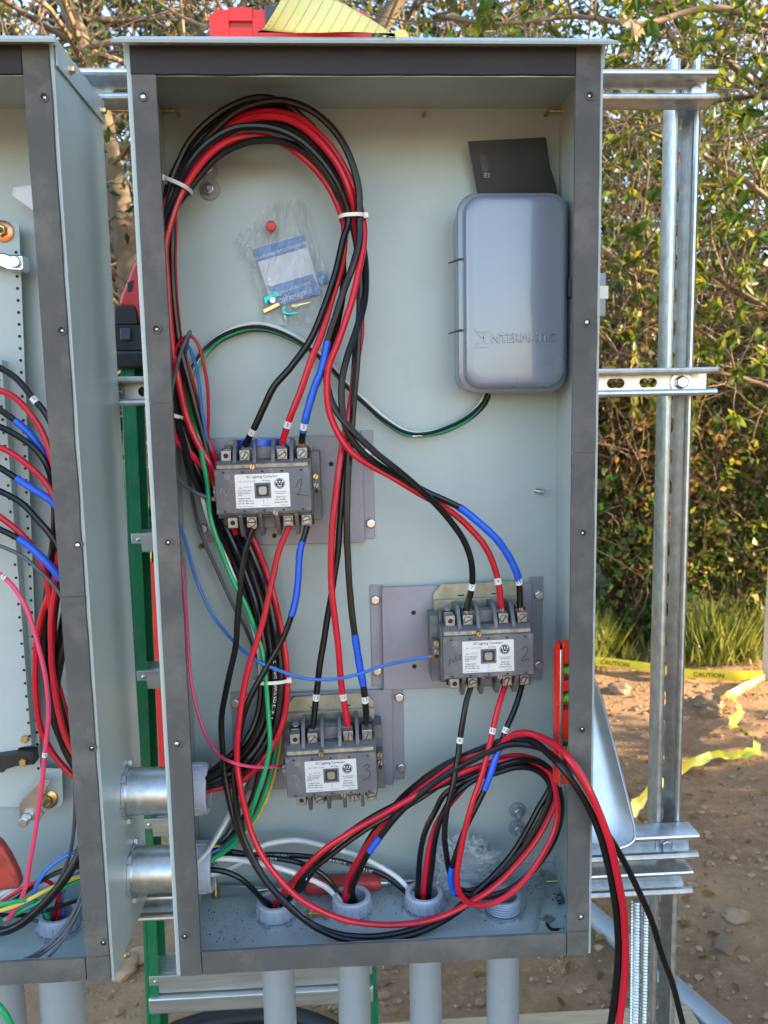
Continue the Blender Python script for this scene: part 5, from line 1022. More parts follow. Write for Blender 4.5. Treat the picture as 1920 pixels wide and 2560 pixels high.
for lab, m_, pts, r_ in (('yellow wire crossing the left cabinet floor', 'wire_yellow', [(-30, 2288, 118), (0, 2275, 118), (47, 2259, 116), (119, 2225, 110), (175, 2200, 104), (222, 2186, 94), (280, 2178, 84)], .0031),
    ('bright green wire at the left edge of the left cabinet floor', 'wire_green', [(-30, 2268, 122), (0, 2262, 122), (41, 2253, 120), (80, 2250, 110), (110, 2272, 96), (125, 2310, 84)], .0034),
    ('printed green wire rising to the lower nipple in the left cabinet', 'wire_green', [(10, 2300, 100), (60, 2275, 104), (110, 2248, 108), (153, 2223, 106), (188, 2206, 100), (222, 2193, 92), (280, 2182, 82)], .0031),
    ('blue wire arching low in the left cabinet', 'wire_blue', [(78, 2300, 96), (80, 2250, 104), (97, 2203, 108), (125, 2168, 108), (172, 2137, 104), (225, 2120, 94), (280, 2150, 84)], .003),
    ('blue wire diving into the left floor bushing', 'wire_blue', [(280, 2168, 76), (222, 2176, 82), (185, 2190, 84), (160, 2222, 82), (154, 2262, 78), (160, 2300, 72), (160, 2340, 70)], .003),
    ('dark red wire rising to the lower nipple in the left cabinet', 'wire_darkred', [(130, 2330, 70), (140, 2270, 80), (165, 2190, 90), (200, 2155, 90), (240, 2145, 86), (280, 2158, 82)], .003),
    ('red wire diving into the left floor bushing', 'wire_red', [(150, 2345, 72), (146, 2300, 76), (150, 2260, 82), (140, 2222, 88), (110, 2200, 92), (60, 2220, 98), (-20, 2270, 104)], .0028),
    ('thin gray wire drooping over the left cabinet front edge', 'wire_gray', [(20, 2420, 168), (41, 2407, 166), (94, 2382, 162), (150, 2331, 152), (188, 2275, 138), (219, 2197, 118), (240, 2160, 100), (280, 2165, 84)], .0024),
    ('second thin gray wire drooping over the left cabinet front edge', 'wire_gray', [(50, 2424, 168), (72, 2405, 166), (118, 2376, 160), (166, 2328, 150), (200, 2270, 136), (226, 2200, 118), (246, 2170, 100), (280, 2175, 84)], .0024),
    ('third thin gray wire drooping toward the left cabinet gasket', 'wire_gray', [(90, 2428, 170), (116, 2398, 168), (150, 2360, 158), (182, 2310, 144), (206, 2240, 128), (226, 2190, 112), (280, 2160, 84)], .0022),
    ('black wire lowest along the left cabinet floor', 'wire_black', [(-30, 2300, 92), (40, 2290, 94), (120, 2275, 96), (180, 2255, 94), (226, 2238, 90), (252, 2210, 86), (280, 2190, 80)], .0029),
    ('black wire above the yellow one in the left cabinet', 'wire_black', [(-30, 2285, 84), (30, 2255, 88), (90, 2210, 92), (150, 2180, 92), (210, 2165, 88), (280, 2160, 80)], .0034),
    ('white wire on the left cabinet floor', 'wire_white', [(-30, 2250, 86), (30, 2232, 86), (80, 2218, 86), (140, 2205, 84), (215, 2190, 82), (280, 2175, 78)], .0034),
    ('second white wire on the left cabinet floor', 'wire_white', [(-30, 2236, 74), (30, 2222, 76), (90, 2212, 76), (150, 2198, 76), (215, 2182, 76), (280, 2170, 74)], .004),
    ('bare looking gray wire end over the left floor bushing', 'wire_gray', [(60, 2296, 100), (95, 2302, 92), (122, 2308, 84), (134, 2325, 74), (138, 2350, 70)], .0026)):
    LC(lab, m_, pts, r_)
# ------------------------------------------------------------------ around the cabinets
# flexible metal conduits beside the post
for x0_, x1_, off_, lab in ((1583, 1575, -20, 'left'), (1606, 1596, -30, 'right')):
    a = PO(x0_+8, 2250, off_); b = PO(x1_+8, 2560, off_); b = a+(b-a)*2.2; n = 170; r0 = .0085 if lab == 'left' else .0078
    P = [a.lerp(b, k/n)+Vector((.004*math.sin(k*.02), .003*math.sin(k*.027), 0)) for k in range(n+1)]
    P = [p for p in P if p.z > -.02]
    o = obj('flexible_conduit', MB().tube(P, [r0*(1.12 if k % 2 else .9) for k in range(len(P))], 14), 'galv'); tag(o, lab+' ribbed metal hose running down beside the post', 'conduit', 'ribbed metal hoses')
# small gray fitting on the outside of the right wall
X_ = W+.001; c = PX(1507, 770, X_+.004); tn = thing('sensor_fitting', 'small gray fitting with white band outside the right cabinet wall', 'fitting', (X_, .05, c.z-.05))
yq = .045
zA, zB_, zC, zD, zE = [PY(1507, y, yq).z for y in (682, 715, 748, 792, 812)]
xr = PY(1518, 720, yq).x; xl = W+.0006
obj('housing', MB().box(xl, xr-.001, yq, yq+.018, zD, zA), 'pvc', tn, bevel=.002); obj('white_band', MB().box(xl, xr+.0015, yq-.0012, yq+.0195, zC, zB_), 'tie_white', tn, bevel=.001)
obj('end_knob', MB().lathe((xl+.005, yq+.008, zD-.001), (0, 0, -1), [(0, .004), (.003, .0055), (.008, .0055), (.011, .003)], 14), 'pvc', tn)
# bent sheet metal cover leaning beside the cabinet
rim = [(1479, 1688), (1492, 1712), (1506, 1755), (1526, 1830), (1546, 1905), (1566, 1985), (1580, 2040), (1588, 2082), (1583, 2102), (1562, 2116), (1520, 2124)]
yr = lambda y: .165-.115*(y-1688)/436
P = spline([PY(x, y, yr(y)) for x, y in rim], .008); L = [PY(1464, 1690+(2112-1690)*k/(len(P)-1), yr(1690+422*k/(len(P)-1))+.012) for k in range(len(P))]
cov = thing('metal_cover', 'bent shiny sheet metal cover leaning at the right of the cabinet', 'cover', PY(1530, 2124, .11))
g = []
for k in range(len(P)):
    a, b = P[k], L[k]; row = []
    for j in range(9):
        u = j/8; p = a.lerp(b, u); p.y += .012*math.sin(min(1, u*2.2)*math.pi/2)*(1-.4*u) ; row.append(p)
    g.append(row)
obj('sheet', MB().sheet(g, .0015), 'pan_steel', cov, ang=60); obj('rolled_rim', MB().tube(P, .0021, 8), 'pan_steel', cov)
h = PY(1478, 2060, .06); obj('rubber_bumper', MB().lathe(PY(1490, 2010, .11), (0, 0, -1), [(0, .006), (.004, .012), (.03, .014), (.045, .010), (.05, .004)], 16), 'rubber', cov)
# green stepladder behind
YL = .78
def LXY(x, y, Y): return PY(x, y, Y)
lad = thing('stepladder', 'green fibreglass stepladder with aluminium steps behind the cabinets', 'ladder', (0, YL, 0))
xl_ = PY(357, 1600, YL).x; xr_ = PY(936, 2480, YL).x; ztop = PY(330, 920, YL).z
def lean(z, rear=0): return YL-.16*(1-z/ztop)+(.0 if not rear else .22+.30*(1-z/ztop))
def railx(side, z, x0): return x0+(.035 if side > 0 else .012)*(1-z/ztop)
def raill(side, x0, rear):
    mb = MB(); w, dp = (.026, .075) if not rear else (.022, .045); secs = []
    for z in (0, ztop): x = railx(side, z, x0); y = lean(z, rear); secs.append([(x-.004, y, z), (x+.004, y, z), (x+.004, y+dp, z), (x-.004, y+dp, z)])
    mb.hexa(*secs)
    for dy in (0, dp-.004):
        secs = []
        for z in (0, ztop): x = railx(side, z, x0); y = lean(z, rear)+dy; s = -side; xs = sorted((x+s*.0042, x+s*w)); secs.append([(xs[0], y, z), (xs[1], y, z), (xs[1], y+.004, z), (xs[0], y+.004, z)])
        mb.hexa(*secs)
    return obj('rear_rail' if rear else 'front_rail', mb, 'ladder_green', lad, bevel=.001)
for rear in (0, 1):
    raill(-1, xl_-.01, rear); raill(1, xr_-.03, rear)
def zat(y, Y): return PY(390, y, Y).z
for y in (1345, 1690, 2050, 2418):
    z = zat(y, YL-.1); yy_ = lean(z); x0, x1 = railx(-1, z, xl_-.01)+.005, railx(1, z, xr_-.03)-.005
    mb = MB().box(x0, x1, yy_+.003, yy_+.078, z-.003, z); mb.box(x0, x1, yy_-.002, yy_+.0028, z-.040, z+.001)
    for k in range(6): mb.box(x0, x1, yy_+.008+k*.011, yy_+.012+k*.011, z+.0002, z+.0016)
    s_ = obj('step', mb, 'alu', lad, bevel=.0008)
    for xx in (x0+.015, x1-.015): obj('rivet', MB().lathe((xx, yy_-.002, z-.013), (0, -1, 0), [(0, .005), (.002, .003)], 12), 'zinc', s_)
for y in (1470, 1805, 2150, 2490):
    z = zat(y, YL+.25); yy_ = lean(z, 1); x0, x1 = railx(-1, z, xl_-.01)+.005, railx(1, z, xr_-.03)-.005
    obj('rear_brace', MB().box(x0, x1, yy_+.006, yy_+.03, z-.045, z), 'alu', lad, bevel=.002)
for s, x0 in ((-1, xl_-.01), (1, xr_-.03)):
    z1_, z2_ = zat(1380, YL), zat(1560, YL+.2); x = railx(s, z1_, x0)-s*.03
    obj('corner_brace', MB().hexa([(x, lean(z1_)+.07, z1_), (x-s*.02, lean(z1_)+.07, z1_), (x-s*.02, lean(z1_)+.07, z1_-.03), (x, lean(z1_)+.07, z1_-.03)], [(x, lean(z2_, 1), z1_+.06), (x-s*.02, lean(z2_, 1), z1_+.06), (x-s*.02, lean(z2_, 1), z1_+.03), (x, lean(z2_, 1), z1_+.03)]), 'ladder_green', lad)
z = zat(2478, YL-.12); yy_ = lean(z); x0, x1 = railx(-1, z, xl_-.01)+.005, railx(1, z, xr_-.03)-.005; obj('lower_brace', MB().box(x0, x1, yy_-.012, yy_+.012, z-.036, z), 'alu', lad, bevel=.003)
obj('top_cap', MB().box(xl_-.045, xr_+.005, YL-.02, YL+.24, ztop, ztop+.035), 'black_plastic', lad, bevel=.006, seg=3)
# cordless tool standing on the ladder top
tz0 = ztop+.036; yt = YL-.005
tl = thing('cordless_tool', 'red cordless tool with black battery standing behind the cabinets', 'tool', (PY(330, 900, yt).x, yt+.05, tz0))
def poly_at(pts, y, th, nm, m_, bev=.003, dy=0): return obj(nm, MB().prism([Vector((p.x, p.y, max(p.z, tz0))) for p in [PY(x, yy2, y+dy) for x, yy2 in pts]], (0, th, 0)), m_, tl, bevel=bev, seg=3)
poly_at(((285, 812), (372, 812), (376, 900), (372, 960), (290, 960)), yt, .07, 'battery', 'black_plastic'); poly_at(((300, 820), (326, 820), (326, 850), (300, 850)), yt, .02, 'battery_latch', 'charcoal', .002, -.006)
poly_at(((285, 764), (332, 764), (341, 778), (345, 812), (285, 812)), yt, .06, 'foot', 'rubber'); poly_at(((299, 750), (303, 735), (318, 700), (331, 664), (348, 640), (380, 640), (380, 812), (346, 812), (336, 766), (299, 763)), yt+.005, .05, 'body', 'red_handle', .006)
poly_at(((318, 706), (332, 700), (328, 728), (318, 728)), yt, .004, 'charge_gauge', 'rubber', .001, .002); poly_at(((340, 650), (352, 625), (372, 622), (372, 645)), yt+.008, .04, 'trigger', 'rubber', .002)
# red upright bar further back
p0, p1 = PZ(412, 1790, .0), PY(384, 1405, 2.2); x = PY(391, 1560, 2.2).x
o = obj('marker_bar', MB().prism([(x-.021, 2.2, -.02), (x+.021, 2.2, -.02), (x+.021, 2.2, p1.z-.01), (x+.012, 2.2, p1.z), (x-.012, 2.2, p1.z), (x-.021, 2.2, p1.z-.01)], (0, .03, 0)), 'flag_red', bevel=.003); tag(o, 'red upright bar seen through the gap between the cabinets', 'post')
# black hose on the ground under the ladder
pts = [PZ(x, y, .03) for x, y in ((300, 2690), (400, 2600), (490, 2562), (580, 2545), (700, 2538), (780, 2556), (860, 2600), (900, 2690))]
o = obj('black_hose', MB().tube(spline(pts, .02), .024, 12), 'rubber'); tag(o, 'black hose lying on the ground under the ladder', 'hose')
# gray pipe on the ground, timber, loose green wire
a, b = PZ(1420, 2235, .031), PZ(1830, 2600, .031); d = (b-a).normalized(); o = obj('ground_pipe', MB().cyl(a-d*.5, b+d*.6, .030, 28), 'pvc'); tag(o, 'gray pipe lying on the dirt at the lower right', 'pipe')
a, b = PZ(700, 2572, .045), PZ(1720, 2508, .045); d = (b-a).normalized(); n_ = Vector((d.y, -d.x, 0)); mb = MB(); q = [a, b, b+n_*.14, a+n_*.14]; mb.hexa([Vector((v.x, v.y, .0)) for v in q], [Vector((v.x, v.y, .045)) for v in q]); o = obj('timber_board', mb, 'wood', bevel=.003); tag(o, 'pale timber board on the ground under the cabinets', 'board')
cable('loose_wire', 'bright green wire at the bottom left picture corner', [PY(-30, 2490, -.05), PY(0, 2520, -.05), PY(24, 2556, -.05), PY(45, 2620, -.05), PY(60, 2720, -.03), PY(40, 3100, 0), PY(20, 3700, .05)], .004, 'wire_green', world=True, n=10)
# stake and caution tape
gs = PZ(1918, 1702, gz(1.9, 3.6)); gs.z = gz(gs.x, gs.y)
w_ = .042; zt_ = gs.z+1.0
mb = MB().prism([(gs.x-w_, gs.y-.01, 0), (gs.x+.006, gs.y-.035, 0), (gs.x+w_+.01, gs.y, 0), (gs.x, gs.y+.03, 0)], (.03, .02, 1)); mb.v = [(x, y, gs.z-.05 if z < .5 else zt_) for x, y, z in mb.v]
o = obj('wooden_stake', mb, 'wood_pale', bevel=.002); tag(o, 'pale wooden stake at the right picture edge holding the yellow tape', 'stake')
def ribbon(label, path, w, texts=(), crumple_=False):
    """path: (px, py, height over ground of centre, tilt from vertical, width factor)"""
    C = []
    for x, y, h, tl_, f in path:
        d = ray(x, y); p = PZ(x, y, h)
        for _ in range(4): p = PZ(x, y, gz(p.x, p.y)+h)
        C.append(p)
    if crumple_:
        S_ = [C[i_].lerp(C[i_+1], f_/4)+Vector((0, 0, random.uniform(-.006, .012))) for i_ in range(len(C)-1) for f_ in range(4)]+[C[-1]]
    else: S_ = spline(C, .03)
    n = len(S_); K = len(path)
    def at(i):
        t = i/(n-1)*(K-1); k = min(int(t), K-2); f = t-k; f = f*f*(3-2*f)
        return path[k][3]*(1-f)+path[k+1][3]*f, path[k][4]*(1-f)+path[k+1][4]*f
    g = []
    for i in range(n):
        T, v, s = frame_at(S_, i); tl_, f = at(i); tl_ += random.uniform(-.5, .5)*crumple_; up = Vector((0, 0, 1)); sd = (up-T*up.dot(T)).normalized(); nr = T.cross(sd)
        dv = sd*math.cos(tl_)+nr*math.sin(tl_); g.append([S_[i]-dv*w*f*.5, S_[i]+nr*.004, S_[i]+dv*w*f*.5])
    o = obj('caution_tape', MB().sheet(g), 'tape_yellow', ang=180); tag(o, label, 'tape', 'yellow caution tapes')
    for a, s_ in texts:
        i0 = near(S_, a); acc = [0]
        for i in range(i0, n-1): acc.append(acc[-1]+(S_[i+1]-S_[i]).length)
        def wr(x, y, z):
            k = 0
            while k < len(acc)-2 and acc[k+1] < x: k += 1
            i = min(i0+k, n-2); T, v, sd = frame_at(S_, i); dv = (g[i][2]-g[i][0]).normalized(); nn = T.cross(dv); nn = nn if nn.dot(v) > 0 else -nn
            return S_[i]+T*(x-acc[k])+dv*(y-s_*.35)+nn*.006
        obj('lettering', text_into(MB(), 'CAUTION', s_, S_[i0], (1, 0, 0), (0, 0, 1), ext=0, wrap=wr), 'ink', o, smooth=False)
    return o
ribbon('yellow caution tape stretched low along the grass edge', [(1440, 1652, .07, .1, 1), (1500, 1654, .07, .0, 1), (1560, 1660, .06, .2, 1), (1620, 1668, .05, .1, 1), (1700, 1682, .05, .0, .95), (1780, 1687, .05, .1, 1), (1850, 1690, .05, 0, 1), (1905, 1686, .06, .3, .9)], .055, (((1500, 1655), .036), ((1735, 1684), .036)))
ribbon('crumpled yellow caution tape zigzagging over the bare dirt', [(1912, 1692, .05, .3, .6), (1880, 1712, .05, .5, .7), (1830, 1737, .05, .6, .8), (1822, 1745, .05, 1.0, .9), (1852, 1770, .05, .9, .9), (1850, 1785, .05, .4, .9), (1832, 1802, .055, .6, 1), (1835, 1818, .055, .9, 1), (1868, 1838, .055, .8, 1), (1890, 1850, .055, .8, .9), (1895, 1882, .05, .9, .8), (1850, 1886, .05, .3, .7), (1780, 1889, .05, .5, .6), (1760, 1896, .05, .4, .8), (1700, 1925, .05, .4, .9), (1640, 1968, .05, .6, .9), (1590, 2015, .05, .5, .9), (1560, 2060, .05, .5, .9)], .050, (((1838, 1822), .034),), True)
# ------------------------------------------------------------------ vegetation
def leaf_mesh(name, parent, m, C, T, Nn, ln, wd, rich=False):
    """C base points, T directions, Nn normals (n x 3), ln, wd arrays"""
    C, T, Nn = np.asarray(C, float), np.asarray(T, float), np.asarray(Nn, float); n = len(C)
    T /= np.linalg.norm(T, axis=1, keepdims=True)+1e-9; Sd = np.cross(T, Nn); Sd /= np.linalg.norm(Sd, axis=1, keepdims=True)+1e-9; Nn = np.cross(Sd, T)
    l, w = ln[:, None], wd[:, None]
    if rich:
        V = np.stack([C, C+T*l*.3+Sd*w*.42+Nn*w*.10, C+T*l*.65+Sd*w*.40+Nn*w*.10, C+T*l-Nn*w*.12, C+T*l*.65-Sd*w*.40+Nn*w*.10, C+T*l*.3-Sd*w*.42+Nn*w*.10], 1).reshape(-1, 3); k = 6
        F = np.array([[0, 1, 2, 3], [0, 3, 4, 5]])
    else:
        V = np.stack([C, C+T*l*.45+Sd*w*.5+Nn*w*.12, C+T*l, C+T*l*.45-Sd*w*.5+Nn*w*.12], 1).reshape(-1, 3); k = 4
        F = np.array([[0, 1, 2], [0, 2, 3]])
    F = (F[None]+np.arange(n)[:, None, None]*k).reshape(-1, F.shape[1])
    base = wloc(parent) if parent is not None else Vector((0, 0, 0)); V = V-np.array(base)
    me = bpy.data.meshes.new(name); me.vertices.add(len(V)); me.vertices.foreach_set('co', V.ravel())
    me.loops.add(F.size); me.loops.foreach_set('vertex_index', F.ravel().astype(np.int32)); me.polygons.add(len(F)); me.polygons.foreach_set('loop_start', np.arange(0, F.size, F.shape[1], dtype=np.int32)); me.polygons.foreach_set('loop_total', np.full(len(F), F.shape[1], dtype=np.int32))
    me.update(calc_edges=True); me.validate(); me.materials.append(MATS[m]); o = bpy.data.objects.new(name, me); COL.objects.link(o); o.parent = parent
    return o
def rv(s=1.0): return Vector((random.gauss(0, s), random.gauss(0, s), random.gauss(0, s)))
class Plant:
    def __init__(s, ymin=-99): s.paths = []; s.tips = []; s.ymin = ymin
    def grow(s, p, d, L, r, level, wig=.25, up=0.0, kids=(4, 4), n=6, spread=.9, tipr=.25):
        P = [Vector(p)]; d = Vector(d).normalized()
        for k in range(n):
            d = (d+rv(wig)*.6+Vector((0, 0, up*.25))).normalized(); q = P[-1]+d*(L/n)
            if q.z < .05: q.z = .05+random.random()*.05
            if q.y < s.ymin: q.y = s.ymin+random.random()*.25
            P.append(q)
        s.paths.append((P, [r*(1-(1-tipr)*k/n) for k in range(n+1)], level)); s.tips.append((P[-1], d, level))
        if level > 0:
            for c in range(random.randint(*kids)):
                t = random.uniform(.25, 1.0); i = min(int(t*n), n-1); b = P[i].lerp(P[i+1], t*n-i); dd = (P[i+1]-P[i]).normalized()
                s.grow(b, dd*(1-spread*.5)+rv(spread), L*random.uniform(.35, .65), r*.5, level-1, wig*1.15, up, kids, max(3, n-1), spread, tipr)
    def wood(s, parent, m, thin=4, maxlev=9, name='branches'):
        mb = MB()
        for P, rad, lev in s.paths:
            if lev <= maxlev: mb.tube(P, [max(x, .0022) for x in rad], 3 if max(rad) < .006 else (thin if max(rad) < .02 else 7), cap=False)
        me = bpy.data.meshes.new(name); b = wloc(parent); me.from_pydata([(v[0]-b.x, v[1]-b.y, v[2]-b.z) for v in mb.v], [], mb.f); me.shade_smooth(); me.materials.append(MATS[m])
        o = bpy.data.objects.new(name, me); COL.objects.link(o); o.parent = parent; return o
    def leaves(s, parent, m, per, ln, wd, levels=(0,), along=True, rich=False, spread=1.0, name='foliage', dens=1.0, droop=0.0, jit=.02):
        C, T, Nn = [], [], []
        for P, rad, lev in s.paths:
            if lev not in levels or random.random() > dens: continue
            d = (P[-1]-P[-2]).normalized()
            for k in range(per):
                if along and k > per*.5: i = random.randrange(max(1, len(P)//2), len(P)-1); b = P[i].lerp(P[i+1], random.random())
                else: b = P[-1]
                t = d*.8+rv(spread*.7)+Vector((0, 0, -droop)); C.append(b+rv(jit)); T.append(t); Nn.append(rv(.5)+Vector((0, -.3, .8)))
        if not C: return None
        n = len(C); a = rng.uniform(.65, 1.3, n); return leaf_mesh(name, parent, m, C, T, Nn, ln*a, wd*a*rng.uniform(.8, 1.15, n), rich)
def trunk_tube(P, r0, r1, parent, name='trunk', m='bark'):
    S_ = spline(P, .12); n = len(S_); mb = MB().tube(S_, [(r0+(r1-r0)*k/n)*(1+.10*math.sin(k*1.3)+.06*math.sin(k*2.9)) for k in range(n)], 12); return obj(name, mb, m, parent, ang=80), S_
random.seed(23)
# leaning tree seen through the gap, and one behind the cabinet roof
def big_tree(label, pxpath, Y, r0, r1, seed, leafn):
    random.seed(seed); P = [PY(x, y, Y) for x, y in pxpath]; base = Vector((P[0].x, P[0].y, gz(P[0].x, P[0].y)-.05)); P[0] = base
    t = thing('leaning_tree', label, 'tree', base, 'trees behind the cabinets'); _, S_ = trunk_tube(P, r0, r1, t)
    pl = Plant(); n = len(S_)
    for k in range(26):
        i = random.randrange(int(n*.30), n); d = rv(1); d.z = abs(d.z)*.5; d.y *= .7
        pl.grow(S_[i], d, random.uniform(.9, 2.0), .018, 2, .3, .05, (4, 6), 6, .9)
    pl.wood(t, 'twig'); pl.leaves(t, 'leaf_dark', leafn, .055, .024, (0, 1), name='crown')
    return t
big_tree('leaning bare trunk seen through the gap between the cabinets', ((350, 1730), (335, 1000), (322, 720), (295, 480), (245, 270), (185, 50), (140, -100), (90, -350)), 3.4, .075, .05, 3, 5)
big_tree('tree trunk rising behind the yellow paper on the cabinet roof', ((870, 1600), (880, 900), (900, 300), (950, 70), (1000, 0), (1060, -80), (1150, -330)), 3.9, .07, .04, 5, 5)
# tangled shrubs along the far edge of the clearing
sh_lab = ['far left behind the left cabinet', 'left of the gap between the cabinets', 'behind the green ladder', 'behind the middle cabinet', 'just left of the tall post', 'filling the space behind the tall post', 'at the right picture edge', 'beyond the right picture edge']
for k, x in enumerate((-3.3, -2.1, -1.0, .2, 1.25, 2.0, 2.9, 4.2)):
    random.seed(100+k); y = 4.9+random.uniform(-.25, .5); b = Vector((x, y, gz(x, y)-.03))
    t = thing('tangled_shrub', 'tangled brown twiggy shrub '+sh_lab[k], 'shrub', b, 'tangled shrubs'); pl = Plant(3.95)
    for j in range(34):
        a = random.uniform(0, 6.28); d = Vector((math.cos(a)*.65, math.sin(a)*.45-.12, random.uniform(.5, 1.3)))
        pl.grow(b+Vector((random.gauss(0, .35), random.gauss(0, .25), 0)), d, random.uniform(1.8, 4.4), random.uniform(.009, .022), 2, .20, -.02, (4, 6), 8, .95)
    pl.wood(t, 'twig' if k % 2 else 'twig_gray'); pl.leaves(t, 'leaf_mixed', 10, .066, .033, (0,), name='foliage', dens=.9)
# dark evergreen trees further back
for k, (x, y, h, lab) in enumerate(((-4.6, 7.6, 6.5, 'far left'), (-2.4, 7.0, 7.5, 'behind the left cabinet roof'), (-.2, 7.8, 7.0, 'behind the middle cabinet roof'), (1.9, 7.2, 6.6, 'above the red tool, to its right'), (3.6, 7.6, 7.4, 'behind the tall post'), (5.6, 7.0, 7.0, 'at the far right'))):
    random.seed(300+k); b = Vector((x, y, gz(x, y)-.05)); t = thing('evergreen_tree', 'dark evergreen tree in the background '+lab, 'tree', b, 'background evergreens')
    _, S_ = trunk_tube([b, b+Vector((random.gauss(0, .2), 0, h*.3)), b+Vector((random.gauss(0, .4), 0, h*.65)), b+Vector((random.gauss(0, .5), 0, h))], .16, .05, t); pl = Plant(); n = len(S_)
    for j in range(44):
        i = random.randrange(int(n*.12), n); a = random.uniform(0, 6.28); d = Vector((math.cos(a), math.sin(a)*.8, random.uniform(-.1, .5))); pl.grow(S_[i], d, random.uniform(1.2, 2.4)*(1.1-.4*i/n), .05, 2, .25, .05, (4, 5), 5, .9)
    pl.wood(t, 'twig_gray'); pl.leaves(t, 'leaf_dark', 14, .095, .046, (0, 1), name='crown', spread=1.2, jit=.07)
# leafy shrubs closing the view under the evergreens
for k, (x, lab) in enumerate(((-3.6, 'far left'), (-2.0, 'behind the left cabinet'), (-.5, 'behind the gap'), (1.1, 'behind the middle cabinet'), (2.6, 'behind the post'), (4.2, 'at the right edge'))):
    random.seed(500+k); y = 6.1+random.uniform(-.2, .3); b = Vector((x, y, gz(x, y)-.03)); t = thing('leafy_shrub', 'dense leafy shrub in the second row '+lab, 'shrub', b, 'second row of shrubs'); pl = Plant()
    for j in range(26):
        a = random.uniform(0, 6.28); pl.grow(b+Vector((random.gauss(0, .5), random.gauss(0, .2), 0)), Vector((math.cos(a)*.5, math.sin(a)*.3, random.uniform(.6, 1.4))), random.uniform(2.0, 4.6), .016, 2, .2, 0, (4, 6), 7, .95)
    pl.wood(t, 'twig_gray'); pl.leaves(t, 'leaf_dark' if k % 2 else 'leaf_mixed', 9, .085, .045, (0, 1), name='foliage', spread=1.2, jit=.05)
# evergreens standing right of the picture; they keep the low sun off the cabinets
for k, (x, y, h) in enumerate(((4.1, -1.7, 5.5), (4.3, -.55, 6), (4.6, .45, 5.5), (5.7, -1.3, 7), (5.9, .0, 7), (5.3, -2.8, 6))):
    random.seed(700+k); b = Vector((x, y, -.05)); t = thing('evergreen_tree', ['first', 'second', 'third', 'fourth', 'fifth', 'sixth'][k]+' tall evergreen outside the right picture edge', 'tree', b, 'evergreens right of the picture')
    _, S_ = trunk_tube([b, b+Vector((.1, 0, h*.3)), b+Vector((-.1, .1, h*.65)), b+Vector((0, 0, h))], .16, .05, t); pl = Plant(); n = len(S_)
    for j in range(46):
        i = random.randrange(int(n*.08), n); a = random.uniform(0, 6.28); pl.grow(S_[i], Vector((math.cos(a), math.sin(a), random.uniform(-.1, .5))), random.uniform(1.0, 1.9)*(1.1-.4*i/n), .05, 2, .25, .05, (4, 5), 5, .9)
    pl.wood(t, 'twig_gray'); pl.leaves(t, 'leaf_dark', 12, .17, .10, (0, 1), name='crown', spread=1.2, jit=.08)
# laurel whose limbs hang over the post and the cabinet roof from the right
random.seed(41); b = Vector((3.5, 3.5, gz(3.5, 3.5)-.05)); t = thing('laurel_tree', 'laurel with bright leaf sprays hanging over the tall post', 'tree', b); pl = Plant()
_, S_ = trunk_tube([b, b+Vector((-.1, 0, 1.2)), b+Vector((-.35, -.1, 2.3)), b+Vector((-.5, -.1, 3.4))], .10, .06, t)
limbs = [[PY(2050, 330, 3.4), PY(1850, 180, 3.2), PY(1690, 30, 3.1), PY(1560, -60, 3.0)], [PY(2050, 620, 3.2), PY(1900, 480, 3.1), PY(1760, 390, 3.0), PY(1620, 330, 2.9)], [PY(2100, 150, 3.0), PY(1800, 20, 2.9), PY(1600, 60, 2.8), PY(1430, 40, 2.8), PY(1250, 60, 2.7), PY(1080, 40, 2.7)],
         [PY(2080, 900, 3.2), PY(1900, 760, 3.2), PY(1780, 690, 3.2), PY(1640, 610, 3.1)], [PY(2060, 260, 2.6), PY(1880, 240, 2.6), PY(1750, 260, 2.6)], [PY(1500, 620, 3.4), PY(1600, 700, 3.3), PY(1700, 790, 3.3), PY(1800, 860, 3.3)], [PY(2060, 1050, 3.5), PY(1900, 960, 3.4), PY(1780, 930, 3.4), PY(1500, 880, 3.4)]]
for q in limbs:
    P = spline(q, .10); n = len(P); pl.paths.append((P, [.020-.014*i/n for i in range(n)], 3))
    for j in range(max(12, int(n*1.7))):
        i = random.randrange(1, n); d = rv(.8)+Vector((-.2, -.1, .1)); pl.grow(P[i], d, random.uniform(.25, .6), .006, 1, .25, .05, (2, 4), 5, .8)
pl.wood(t, 'twig'); pl.leaves(t, 'leaf_laurel', 9, .074, .029, (0,), along=False, rich=True, spread=.95, name='crown', dens=.95, jit=.004)
c = PY(1583, 62, 2.55); C = [c+rv(.004) for _ in range(7)]; T = [(CR*x+CU*z)*1+Vector((0, -.2, 0)) for x, z in ((-.9, .35), (-.5, -.15), (.1, -1), (.35, -.9), (.5, -.6), (-.15, -1), (.2, .5))]
leaf_mesh('dead_leaf_tuft', t, 'leaf_tan', C, T, [rv(.4)+Vector((0, -1, .2)) for _ in C], np.array([.07, .06, .085, .08, .07, .06, .03]), np.array([.026]*7), True)
